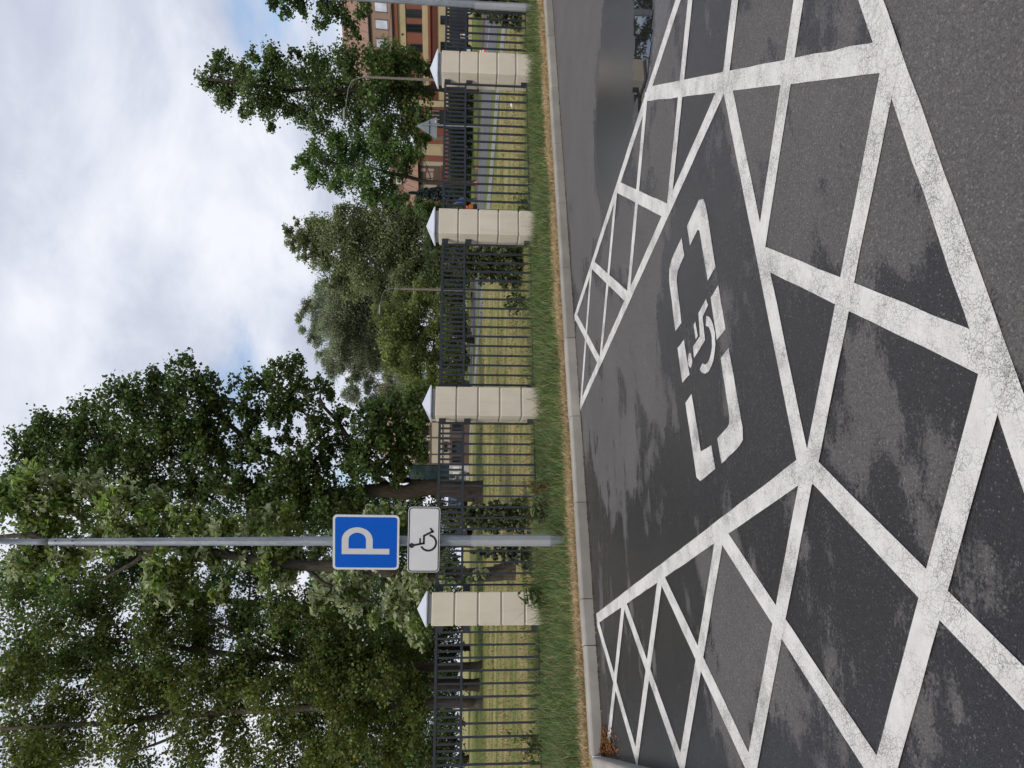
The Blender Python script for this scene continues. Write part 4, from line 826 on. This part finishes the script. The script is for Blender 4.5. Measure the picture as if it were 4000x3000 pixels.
tree('understorey_shrub', 'dark shrub below the olive tree beyond the middle fence panel', 70.0, None, [(985, 550), (960, 550)], [(985, 470, 20), (990, 510, 20), (990, 550, 20), (990, 590, 20), (985, 630, 20), (955, 480, 26), (955, 530, 26), (955, 580, 26), (955, 625, 26), (1000, 530, 12), (1000, 600, 12)], .22, (.026, .036, .014), group=G2, dens=3.2, r0=.1, clump=.5, bark='bark_dark')
# clipped hedge on the far bank
def hedge(label, pts, h, w, leaf, col, dens):
    P = res2(pts, .35); b = np.array([P[0][0], P[0][1], float(height(*P[0]))]); o = thing('hedge', label, 'hedge', b); V = []; st = MB()
    for i in range(len(P)-1):
        d = P[i+1]-P[i]; d /= np.linalg.norm(d); nn = np.array([-d[1], d[0]]); z = float(height(*P[i])); hh = h*(1+.10*mnoise.noise(Vector((P[i][0]*.8, P[i][1]*.8, 2)))); k = dens
        u = rng.normal(0, w*.33, k).clip(-w*.6, w*.6); a = rng.uniform(0, .35, k); zz = z+hh*rng.random(k)**.8
        V.append(np.stack([P[i][0]+d[0]*a+nn[0]*u, P[i][1]+d[1]*a+nn[1]*u, zz], 1))
        if i % 3 == 0: st.tube([(P[i][0], P[i][1], z-.05), (P[i][0]+.05, P[i][1], z+hh*.7)], [.04, .015], 4)
    C = np.concatenate(V); m = len(C); LL = leaf*(.7+.6*rng.random(m)); tag(st.build('stems', M['bark_dark'], o), kind='stuff')
    link('foliage', quads_mesh('foliage', leaf_arrays(C, LL, LL*.6, .1, .5), np.repeat(tints(m, col, .3, .08), 4, 0), M['leaf'], b), o)
hedge('dark clipped hedge along the far bank of the road', [(18.6, 42.0), (17.6, 45.5), (16.0, 52), (12.5, 66)], 1.55, 1.6, .15, (.045, .060, .026), 420)

print('LEAVES', TOT[0])

# ------------------------------------------------------------------ buildings
class Front:
    def __init__(s, P0, ang, k=1.0):
        s.k = k; s.P = np.array(P0)*k; a = R(ang); s.d = np.array([math.sin(a), math.cos(a)]); s.n = np.array([s.d[1], -s.d[0]])
        if s.n @ s.P > 0: s.n = -s.n
    def w(s, a, dep, z):                 # a along the front, dep out towards the viewer, z in metres before scaling
        p = s.P + s.d*a*s.k + s.n*dep; return (p[0], p[1], CAMH+(z-CAMH)*s.k)
    def box(s, a0, a1, z0, z1, d0, d1): return MB().box(a0, a1, d0, d1, z0, z1, lambda a, dd, z: s.w(a, dd, z))
    def part(s, name, mat, par, a0, a1, z0, z1, d0, d1): return s.box(a0, a1, z0, z1, d0, d1).build(name, M[mat], par)
    def window(s, par, a0, a1, z0, z1, fr='dark', gl='glass', mull=1, dep=0.0, fw=.05, sill=None, cross=False):
        o = s.part('window', gl, par, a0, a1, z0, z1, dep-.04, dep+.012)
        for q0, q1, y0, y1 in ((a0-fw*.4, a0+fw, z0, z1), (a1-fw, a1+fw*.4, z0, z1), (a0+fw, a1-fw, z1-fw, z1+fw*.4), (a0+fw, a1-fw, z0-fw*.4, z0+fw)):
            s.part('frame', fr, o, q0, q1, y0, y1, dep+.0, dep+.05)
        for k in range(mull):
            c = a0+(a1-a0)*(k+1)/(mull+1); s.part('mullion', fr, o, c-fw*.35, c+fw*.35, z0+fw, z1-fw, dep+.002, dep+.04)
        if cross: c = z0+(z1-z0)*.68; s.part('transom', fr, o, a0+fw, a1-fw, c-fw*.35, c+fw*.35, dep+.004, dep+.038)
        if sill: s.part('sill', sill, o, a0-.08, a1+.08, z0-.10, z0-.03, dep, dep+.14)
        return o
f = Front((26.917, 52.0), -57, 1.27)
o = thing('office_building', 'ochre and brick red building with mansard roof windows at the right', 'building', f.w(2, 0, .55))
f.part('ground_wall', 'yellow', o, -9, 5.95, -.2, 3.5, -8, 0)
f.part('window_wall', 'red', o, -9, 5.94, 4.56, 5.80, -8, -.02)
f.part('lower_band', 'maroon', o, -9, 5.97, 3.5, 4.14, -8, .10); f.part('cornice', 'red', o, -9, 5.98, 3.98, 4.16, .10, .24)
f.part('sill_band', 'yellow', o, -9, 5.96, 4.15, 4.57, -8, .06); f.part('upper_band', 'yellow', o, -9, 5.96, 5.79, 6.36, -8, .05)
f.part('eaves_band', 'red', o, -9, 5.99, 6.36, 6.70, -8, .22); f.part('gutter', 'dark', o, -9, 6.0, 6.70, 6.78, .05, .36)
for a in (-8.1, -7.1, -5.8, -4.5, -3.5, -2.2, -1.2): f.window(o, a, a+.54, 4.60, 5.79, dep=.0, mull=1, fw=.04)
for a in (-.22, .74, 2.07, 3.35, 4.6): f.window(o, a, a+.54, 4.60, 5.79, dep=.0, mull=1, fw=.04)
def slope(name, mat, a0, a1, z0, d0, z1, d1, th=.12, par=None):
    return MB().add([f.w(a, d, z) for a in (a0, a1) for d, z in ((d0, z0), (d1, z1), (d1-th, z1-th), (d0-th, z0-th*.2))], [(0, 1, 5, 4), (1, 2, 6, 5), (2, 3, 7, 6), (3, 0, 4, 7), (0, 3, 2, 1), (4, 5, 6, 7)]).build(name, M[mat], par)
mw = slope('mansard_wall', 'roof2', -9, 5.8, 6.78, .10, 8.50, -.75, par=o)
f.part('roof_gutter', 'dark', o, -9, 5.9, 8.50, 8.58, -.85, -.45)
ur = slope('upper_roof', 'roof', -9, 5.8, 8.58, -.55, 11.0, -4.6, par=o); slope('back_roof', 'roof', -9, 5.8, 8.58, -8.4, 11.0, -4.6, par=o)
MB().add([f.w(5.75, d, z) for d, z in ((-.1, 6.75), (-.8, 8.5), (-4.6, 10.85), (-8, 8.5), (-8, 6.75))], [(0, 1, 2, 3, 4)]).build('gable', M['lav'], o)
for k in range(-15, 10): slope('roof_seam', 'roof2', k*.6+.28, k*.6+.32, 8.60, -.50, 11.02, -4.55, .05, ur)
for a in (-5.6, -4.2, -2.9, -1.75, -.55, .58, 1.85, 3.2, 4.5):
    t0, t1 = (7.12-6.78)/1.72, (8.0-6.78)/1.72; g = slope('skylight', 'glass_sky', a, a+.62, 7.12, .10-.85*t0+.05, 8.0, .10-.85*t1+.05, .06, o)
    for q0, q1 in ((a-.05, a+.03), (a+.59, a+.67)): slope('frame', 'dark', q0, q1, 7.08, .10-.85*t0+.07, 8.04, .10-.85*t1+.07, .05, g)
for a0, a1 in ((-5.2, -4.5), (-3.2, -2.5), (-1.6, -1.0), (.1, .67), (1.83, 2.54), (3.6, 4.2)):
    f.window(o, a0, a1, 1.9, 3.25, dep=.012, mull=2, fw=.035, cross=True)
f.part('corner_pier', 'yellow', o, 5.98, 6.40, -.2, 6.1, -4, .25); f.part('recess_wall', 'red', o, 6.40, 8.95, -.2, 6.3, -4, -1.4); f.part('recess_band', 'maroon', o, 6.41, 8.94, 4.15, 4.5, -1.38, -1.2)
f.part('gateway', 'dark', o, 6.9, 8.3, .6, 3.9, -1.39, -1.34)
for k in range(5): f.part('gate_bar', 'lamp', o, 6.62+k*.32, 6.65+k*.32, 3.4, 4.15, -1.18, -1.15)
for a in (6.6, 7.7): f.window(o, a, a+.6, 4.75, 5.75, dep=-1.38, mull=1, fw=.04)
pn = MB().lathe([(.09, -.05), (.09, .05)], f.w(1.45, .07, 6.05), 12, 'y').build('wall_clock', M['dark'], o)
w = thing('low_wing', 'low ochre wing with brick red pilasters and a brown tiled roof', 'building', f.w(11.5, 0, .55))
f.part('wall', 'cream', w, 8.96, 16.5, -.2, 5.12, -7, 0)
for a0, a1 in ((8.97, 9.28), (10.2, 10.66), (12.9, 13.2), (14.9, 15.3)): f.part('pilaster', 'red', w, a0, a1, -.2, 5.1, .0, .12)
f.part('plinth_band', 'red', w, 8.97, 16.5, 2.7, 3.05, .0, .16); f.part('frieze', 'maroon', w, 8.97, 10.9, 4.95, 5.2, .12, .3)
for a0, a1, z0, z1 in ((9.4, 10.05, 3.2, 4.3), (9.4, 10.05, 4.5, 4.95)): f.part('wall_panel', 'yellow', w, a0, a1, z0, z1, .0, .05)
pw = f.window(w, 11.05, 12.55, 3.32, 5.05, fr='brown', gl='brown', mull=2, dep=.05, fw=.05, sill='red', cross=True)
for a0, a1, z0, z1 in ((11.25, 11.5, 4.5, 4.9), (11.5, 12.0, 3.9, 4.5), (12.1, 12.45, 3.95, 4.8), (11.25, 11.45, 3.85, 4.4)): f.part('curtain', 'curtain', pw, a0, a1, z0, z1, .062, .075)
f.window(w, 13.9, 14.5, 3.5, 5.05, fr='maroon', gl='red', mull=1, dep=.03, sill='red')
slope('roof', 'roof', 10.7, 16.8, 5.12, .45, 6.75, -2.2, .12, w); slope('back_roof', 'roof', 10.7, 16.8, 5.12, -7.2, 6.75, -2.2, .12, w)
f.part('dormer_wall', 'roof2', w, 11.6, 15.5, 6.0, 7.6, -6, -2.0)
f.part('flat_roof', 'roof2', w, 8.9, 10.9, 5.2, 5.35, -7, .35)
for k in range(12): slope('roof_seam', 'roof2', 10.9+k*.5, 10.93+k*.5, 5.16, .46, 6.79, -2.17, .04, w)
for a0, a1, z0, z1, lb in ((12.57, 13.05, 6.62, 7.08, 'white air conditioner unit, the higher of the two on the brown wall'), (12.13, 12.58, 6.33, 6.78, 'white air conditioner unit, the lower of the two on the brown wall')):
    u = thing('air_conditioner', lb, 'air conditioner', f.w((a0+a1)/2, -1.9, z0), 'air conditioners'); f.part('casing', 'white', u, a0, a1, z0, z1, -2.0, -1.7)
    MB().lathe([(.17, 0), (.17, -.02)], f.w(a0+.26, -1.69, (z0+z1)/2), 14, 'y').build('fan_grille', M['s_grey'], u); f.part('bracket', 'dark', u, a0+.05, a1-.05, z0-.07, z0-.02, -2.0, -1.72)
# centre: dark glass front and half timbered house
g = Front((-8.601, 75.0), -80)
o = thing('glass_building', 'dark teal glass fronted building seen right of the maple trunk', 'building', g.w(1.4, 0, .4))
g.part('core', 'dark', o, .06, 2.82, .0, 6.9, -9, -.1); g.part('base_wall', 'lav', o, .05, 2.85, .0, 2.58, -.1, .06)
for i in range(4):
    for j in range(5): g.part('glass_panel', 'glass_teal', o, .10+i*.675, .10+i*.675+.655, 2.62+j*.84, 2.62+j*.84+.82, -.08, .0)
for k in range(4): g.part('poster', 'white', o, .15+k*.62, .55+k*.62, 1.55, 2.2, .06, .08)
g.part('parapet', 'lamp', o, .04, 2.86, 6.83, 6.98, -9, .08); g.part('doorway', 'dark', o, 1.1, 1.5, 1.95, 2.57, .06, .09)
o = thing('timbered_house', 'cream house with brown half timbering beyond the road', 'building', g.w(-3, 0, .4))
g.part('upper_wall', 'cream', o, -7.5, .0, 2.58, 7.6, -9, 0); g.part('lower_wall', 'brown', o, -7.5, .01, .0, 2.58, -9, .06)
for a, z0, z1 in ((-2.9, 2.6, 7.5), (-1.1, 2.6, 7.5), (-.06, 2.6, 7.5), (-4.6, 2.6, 7.5), (-6.2, 2.6, 7.5)): g.part('timber', 'brown', o, a-.1, a+.04, z0, z1, .0, .05)
for z in (3.3, 4.55, 6.15): g.part('beam', 'brown', o, -7.4, -.02, z-.06, z+.06, .0, .06)
for a0, a1, z0, z1 in ((-.9, -.17, 4.65, 6.05), (-2.6, -1.5, 4.7, 6.0), (-2.5, -1.4, 2.75, 3.2), (-4.2, -3.2, 4.7, 6.0), (-5.9, -4.9, 4.7, 6.0)): g.window(o, a0, a1, z0, z1, fr='brown', mull=1, dep=.03, fw=.06)
for a0, a1 in ((-2.6, -1.3), (-4.6, -3.7), (-.9, -.3)): g.window(o, a0, a1, 1.4, 2.3, fr='dark', mull=1, dep=.08, fw=.05)
g2 = [g.w(-7.7, .4, 7.5), g.w(.15, .4, 7.5), g.w(.15, -4.5, 10.5), g.w(-7.7, -4.5, 10.5), g.w(-7.7, -9.4, 7.5), g.w(.15, -9.4, 7.5)]
MB().add(g2, [(0, 1, 2, 3), (3, 2, 5, 4), (1, 5, 2), (0, 3, 4), (0, 4, 5, 1)]).build('roof', M['roof'], o)

# ------------------------------------------------------------------ far street furniture
def street_lamp(py, Y, ptop, head, label, r=.10):
    b = at(1830, py, Y); z0 = float(height(b[0], b[1])); t = at(ptop, py, Y); o = thing('street_lamp', label, 'street lamp', (b[0], b[1], z0), 'far street lamps')
    MB().tube([(b[0], b[1], z0-.1), (b[0], b[1], t[2])], [r, r*.7], 8).build('pole', M['conc'], o)
    e = at(head[0], head[1], Y); pts = [(b[0], b[1], t[2]-.3), (b[0], b[1], t[2]+.25*(e[2]-t[2])), (b[0]+(e[0]-b[0])*.12, b[1], t[2]+.72*(e[2]-t[2])), (b[0]+(e[0]-b[0])*.4, b[1], t[2]+.9*(e[2]-t[2])), tuple(e)]
    MB().tube(pts, [.026, .022, .018, .016, .015], 6).build('arm', M['arm'], o)
    d = np.array([e[0]-b[0], 0, 0]); d /= np.linalg.norm(d); vs = []
    for x, w_, h in ((-.05, .03, .02), (.12, .08, .05), (.42, .09, .05), (.60, .04, .02)): vs += [e+d*x+np.array([0, sy*w_, .06+sz*h]) for sy, sz in ((-1, -.6), (1, -.6), (.7, 1), (-.7, 1))]
    MB().add(vs, [(4*i+k, 4*i+(k+1) % 4, 4*i+4+(k+1) % 4, 4*i+4+k) for i in range(3) for k in range(4)]+[(0, 1, 2, 3), (15, 14, 13, 12)]).build('lamp_head', M['arm'], o)
street_lamp(318, 33, 1437, (1350, 425), 'concrete street lamp beside the tall narrow street tree', .075)
street_lamp(1134, 44, 1545, (1487, 1190), 'concrete street lamp beyond the middle fence panel', .085)
# triangular sign seen from behind
c = at(1700, 490, 25.7); zb = float(height(c[0], c[1])); o = thing('triangular_sign', 'grey back of a triangular road sign behind the fence', 'sign', (c[0], c[1], zb))
tp_ = at(1625, 490, 25.7); bl, br = at(1706, 543, 25.7), at(1708, 457, 25.7)
A_, B_, C_ = (tp_[0], tp_[2]), (bl[0], bl[2]), (br[0], br[2]); cx, cz = (A_[0]+B_[0]+C_[0])/3, (A_[1]+B_[1]+C_[1])/3; tri = []
for P0, P1, P2 in ((C_, A_, B_), (A_, B_, C_), (B_, C_, A_)):
    p = np.array(P1); u = np.array(P0)-p; v = np.array(P2)-p; u /= np.linalg.norm(u); v /= np.linalg.norm(v)
    tri += [tuple(p+u*.06), tuple(p+(u+v)*.016), tuple(p+v*.06)]
MB().prism(tri, 0, .03, lambda u, v, h: (u, c[1]+h, v)).build('plate', M['s_grey'], o)
MB().tube([(c[0], c[1]-.04, zb-.1), (c[0], c[1]-.04, cz+.28)], [.03, .03], 8).build('post', M['galv'], o)
for zz in (cz+.02,): MB().box(B_[0]+.16, C_[0]-.16, c[1]-.022, c[1]-.002, zz-.012, zz+.012).build('rib', M['dark'], o)
MB().box(cx+.17, cx+.24, c[1]-.004, c[1]-.001, cz-.21, cz-.17).build('sticker', M['white'], o)
# traffic cones
def cone(x, y, label):
    z = float(height(x, y))+.008; o = thing('traffic_cone', label, 'cone', (x, y, z), 'traffic cones by the road')
    MB().box(x-.12, x+.12, y-.12, y+.12, z, z+.022).build('base', M['orange'], o)
    def R_(h): return .088-.068*(h/.32)
    for h0, h1, m in ((.022, .10, 'orange'), (.10, .155, 'white'), (.155, .20, 'orange'), (.20, .25, 'white'), (.25, .32, 'orange')):
        MB().lathe([(R_(h0), h0), (R_(h1), h1)], (x, y, z), 14).build('band' if m == 'white' else 'body', M[m], o)
cone(13.2, 28.2, 'orange and white traffic cone peeping out right of the fourth pillar'); cone(12.0, 39.4, 'orange and white traffic cone, the right of two in the triangular sign panel'); cone(11.7, 41.4, 'orange and white traffic cone, the left of two in the triangular sign panel')
cone(13.75, 28.9, 'orange and white traffic cone half hidden behind the fourth pillar') if False else None
# no stopping sign and parked cars
def car(name, label, c, yaw, paint, kind='car', L=4.3, W=1.75, Ht=1.5, group='cars parked beyond the road'):
    z = float(height(c[0], c[1]))+.01; o = thing(name, label, 'car', (c[0], c[1], z), group); ca, sa = math.cos(yaw), math.sin(yaw)
    def T(x, y, h): return (c[0]+ca*x-sa*y, c[1]+sa*x+ca*y, z+h)
    if kind == 'van': side = [(-L/2, .35), (-L/2+.04, 1.0), (-L/2+.12, Ht-.06), (-L/2+.3, Ht), (L*.18, Ht), (L*.33, 1.05), (L/2-.1, .92), (L/2, .62), (L/2-.02, .32)]
    else: side = [(-L/2, .40), (-L/2+.05, .88), (-L*.36, .97), (-L*.26, Ht-.02), (-L*.1, Ht), (L*.08, Ht-.03), (L*.24, .98), (L*.45, .82), (L/2, .58), (L/2-.03, .32)]
    vs, n = [], len(side)
    for yy, ins in ((-W/2, 1), (-W/2+.10, 0), (W/2-.10, 0), (W/2, 1)):
        for x, h in side:
            t = max(0, (h-.9)/(Ht-.9)); vs.append(T(x, yy*(1-.20*t) if ins else yy*(1-.16*t), h-(.03 if ins and h > .9 else 0)))
    fs = [(k*n+i, k*n+(i+1) % n, (k+1)*n+(i+1) % n, (k+1)*n+i) for k in range(3) for i in range(n)]+[tuple(range(n)), tuple(range(3*n, 4*n))[::-1]]
    MB().add(vs, fs).build('body', M[paint], o)
    gx0, gx1 = (-L*.42, L*.20) if kind == 'van' else (-L*.27, L*.13)
    for sg in (-1, 1):
        for a0, a1 in ((gx0, (gx0+gx1)/2-.05), ((gx0+gx1)/2+.05, gx1)):
            yv = sg*(W/2*.925+.005); MB().prism([(a0, 1.0), (a1, 1.0), (a1-.05, Ht-.16), (a0+.10, Ht-.16)], 0, .012, lambda u, v, h: T(u, sg*(W/2*(1-.20*max(0, (v-.9)/(Ht-.9)))+.004+h), v)).build('side_window', M['glass'], o)
        for x in (-L*.31, L*.31):
            wv = []; 
            wh = MB()
            for yy in (sg*(W/2-.20), sg*(W/2+.01)): wv += [T(x+.31*math.cos(k*math.pi/8), yy, .31+.31*math.sin(k*math.pi/8)) for k in range(16)]
            wh.add(wv, [tuple(range(16)), tuple(range(16, 32))[::-1]]+[(k, (k+1) % 16, 16+(k+1) % 16, 16+k) for k in range(16)]); wo = wh.build('wheel', M['rubber'], o)
            rv = [T(x+.18*math.cos(k*math.pi/6), sg*(W/2+.016), .31+.18*math.sin(k*math.pi/6)) for k in range(12)]; MB().add(rv, [tuple(range(12))]).build('rim', M['lamp'], wo)
        MB().box(-L/2-.012, -L/2+.05, sg*(W/2-.30), sg*(W/2-.08), .72, .88, lambda x, y, h: T(x, min(y, y) , h)).build('tail_light', M['tail'], o)
        MB().box(L/2-.10, L/2-.005, sg*(W/2-.42), sg*(W/2-.12), .62, .76, T).build('headlight', M['white'], o)
    MB().prism([(-W*.36, 1.02), (W*.36, 1.02), (W*.31, Ht-.14), (-W*.31, Ht-.14)], 0, .012, lambda u, v, h: T((-L/2+.06+(v-1)*.12 if kind == 'van' else -L*.36+(v-.97)/(Ht-.99)*L*.10-.02)-h, u, v)).build('rear_window', M['glass'], o)
    MB().box(-L/2-.02, -L/2+.03, -.26, .26, .52, .63, T).build('number_plate', M['white'], o)
p = at(1830, 118, 57); car('parked_van', 'black van parked beyond the hedge at the right', p, R(150), 'black_paint', 'van', 4.6, 1.8, 1.85)
p = at(1790, 1897, 68); car('parked_car', 'white and black car in front of the dark glass building', p, R(80), 'white_paint', 'car', 4.2, 1.7, 1.45)
p = at(1770, 2000, 46); car('parked_car', 'dark car seen from behind left of the maple trunk', p, R(75), 'black_paint', 'van', 4.2, 1.75, 1.6)
c = at(1810, 141, 50); zb = float(height(c[0], c[1])); o = thing('no_stopping_sign', 'small white sign with a red stroke beside the black van', 'sign', (c[0], c[1], zb))
MB().tube([(c[0], c[1]+.03, zb-.1), (c[0], c[1]+.03, c[2]+.2)], [.025, .025], 6).build('post', M['galv'], o)
MB().box(c[0]-.15, c[0]+.15, c[1]-.02, c[1], c[2]-.22, c[2]+.22).build('plate', M['white'], o)
MB().prism([(-.14, -.17), (-.09, -.2), (.14, .17), (.09, .2)], -.004, 0, lambda u, v, h: (c[0]+u, c[1]-.021+h, c[2]+v)).build('red_stroke', M['redp'], o)
# worker bending over an orange machine
p = at(1864, 803, 43.4); z = float(height(p[0], p[1]))+.01; X0, Y0 = p[0], p[1]
o = thing('road_machine', 'orange machine with black wheels half hidden behind the third pillar', 'machine', (X0, Y0, z))
MB().box(X0-.42, X0+.02, Y0-.25, Y0+.25, z+.22, z+.50).build('body', M['orange2'], o, bevel=.04); MB().box(X0-.36, X0-.06, Y0-.2, Y0+.2, z+.51, z+.68).build('engine_cover', M['orange'], o, bevel=.03)
for xx in (-.32, -.08):
    for yy in (-.24, .24): MB().lathe([(.12, -.05), (.12, .05)], (X0+xx, Y0+yy, z+.12), 14, 'y').build('wheel', M['rubber'], o)
MB().tube([(X0-.1, Y0, z+.55), (X0+.1, Y0, z+.85), (X0+.22, Y0, z+.98)], [.02]*3, 6).build('handle', M['bolt'], o)
sk = bpy.data.meshes.new('body'); px0 = X0+.42
J_ = {'pel': (.0, 0, .86), 'sp': (-.13, 0, 1.05), 'ch': (-.25, 0, 1.22), 'nk': (-.33, 0, 1.33), 'hd': (-.40, 0, 1.40), 'ht': (-.47, 0, 1.50), 'lh': (.01, .11, .84), 'lk': (-.02, .13, .47), 'la': (.06, .13, .09), 'lf': (-.12, .14, .04), 'rh': (.01, -.11, .84), 'rk': (-.09, -.14, .46), 'ra': (-.02, -.14, .09), 'rf': (-.20, -.15, .04),
      'ls': (-.27, .19, 1.20), 'le': (-.30, .26, .93), 'lw': (-.24, .20, .74), 'lp': (-.23, .18, .66), 'rs': (-.27, -.19, 1.20), 're': (-.32, -.26, .93), 'rw': (-.25, -.20, .74), 'rp': (-.24, -.18, .66)}
kn = list(J_); rad_ = dict(pel=.15, sp=.15, ch=.16, nk=.055, hd=.095, ht=.085, lh=.10, lk=.06, la=.04, lf=.04, rh=.10, rk=.06, ra=.04, rf=.04, ls=.075, le=.048, lw=.033, lp=.035, rs=.075, re=.048, rw=.033, rp=.035)
ed = [('pel', 'sp'), ('sp', 'ch'), ('ch', 'nk'), ('nk', 'hd'), ('hd', 'ht'), ('pel', 'lh'), ('lh', 'lk'), ('lk', 'la'), ('la', 'lf'), ('pel', 'rh'), ('rh', 'rk'), ('rk', 'ra'), ('ra', 'rf'), ('ch', 'ls'), ('ls', 'le'), ('le', 'lw'), ('lw', 'lp'), ('ch', 'rs'), ('rs', 're'), ('re', 'rw'), ('rw', 'rp')]
sk.from_pydata([J_[k] for k in kn], [(kn.index(a), kn.index(b)) for a, b in ed], [])
tmp = bpy.data.objects.new('tmp_body', sk); COL.objects.link(tmp); tmp.modifiers.new('Skin', 'SKIN'); tmp.modifiers.new('Sub', 'SUBSURF').levels = 1
for i, k in enumerate(kn): sk.skin_vertices[0].data[i].radius = (rad_[k], rad_[k]); sk.skin_vertices[0].data[i].use_root = (k == 'pel')
dg = bpy.context.evaluated_depsgraph_get(); bm_ = bpy.data.meshes.new_from_object(tmp.evaluated_get(dg)); bpy.data.objects.remove(tmp)
bm_.materials.clear()
for k in ('blue_cloth', 'trouser', 'skin', 'hair', 'rubber'): bm_.materials.append(M[k])
for q in bm_.polygons:
    x, y, h = q.center; hd = (x+.43)**2+y*y+(h-1.44)**2 < .022
    q.material_index = (3 if h > 1.44 else 2) if hd else 4 if h < .11 else 2 if (h < .74 and abs(y) > .15 and x < -.19) else 1 if h < .84 and not (abs(y) > .18 and x < -.18) else 0
    q.use_smooth = True
wk = thing('person', 'person in a blue jacket bending over the orange machine', 'person', (px0, Y0+.05, z)); wb = link('body', bm_, wk)
# overhead wires by the tall tree
def wire(a, b, sag, label):
    p = curve(a, b, -sag, 14, 0); w_ = MB().tube(p, [.012]*14, 4).build('overhead_wire', M['dark']); tag(w_, label, 'wire', 'overhead wires')
t = at(1500, 318, 33); wire((t[0], t[1], t[2]), at(1530, -200, 40), .01, 'thin overhead wire running right from the far street lamp'); 
t2 = at(1560, 1134, 44); wire((t[0], t[1], t[2]+.05), tuple(t2), .02, 'thin overhead wire strung between the two far street lamps')

# scrap of paper on the lawn
x, y = gpt(2013, 412, .17); z = float(height(x, y)); ps = MB().add([(x-.07, y, z+.01), (x+.02, y-.05, z+.02), (x+.08, y+.03, z+.05), (x-.01, y+.07, z+.03), (x+.01, y+.01, z+.055)], [(0, 1, 4), (1, 2, 4), (2, 3, 4), (3, 0, 4)]).build('paper_scrap', M['white']); tag(ps, 'white paper scrap lying on the lawn behind the triangular sign panel', 'litter')
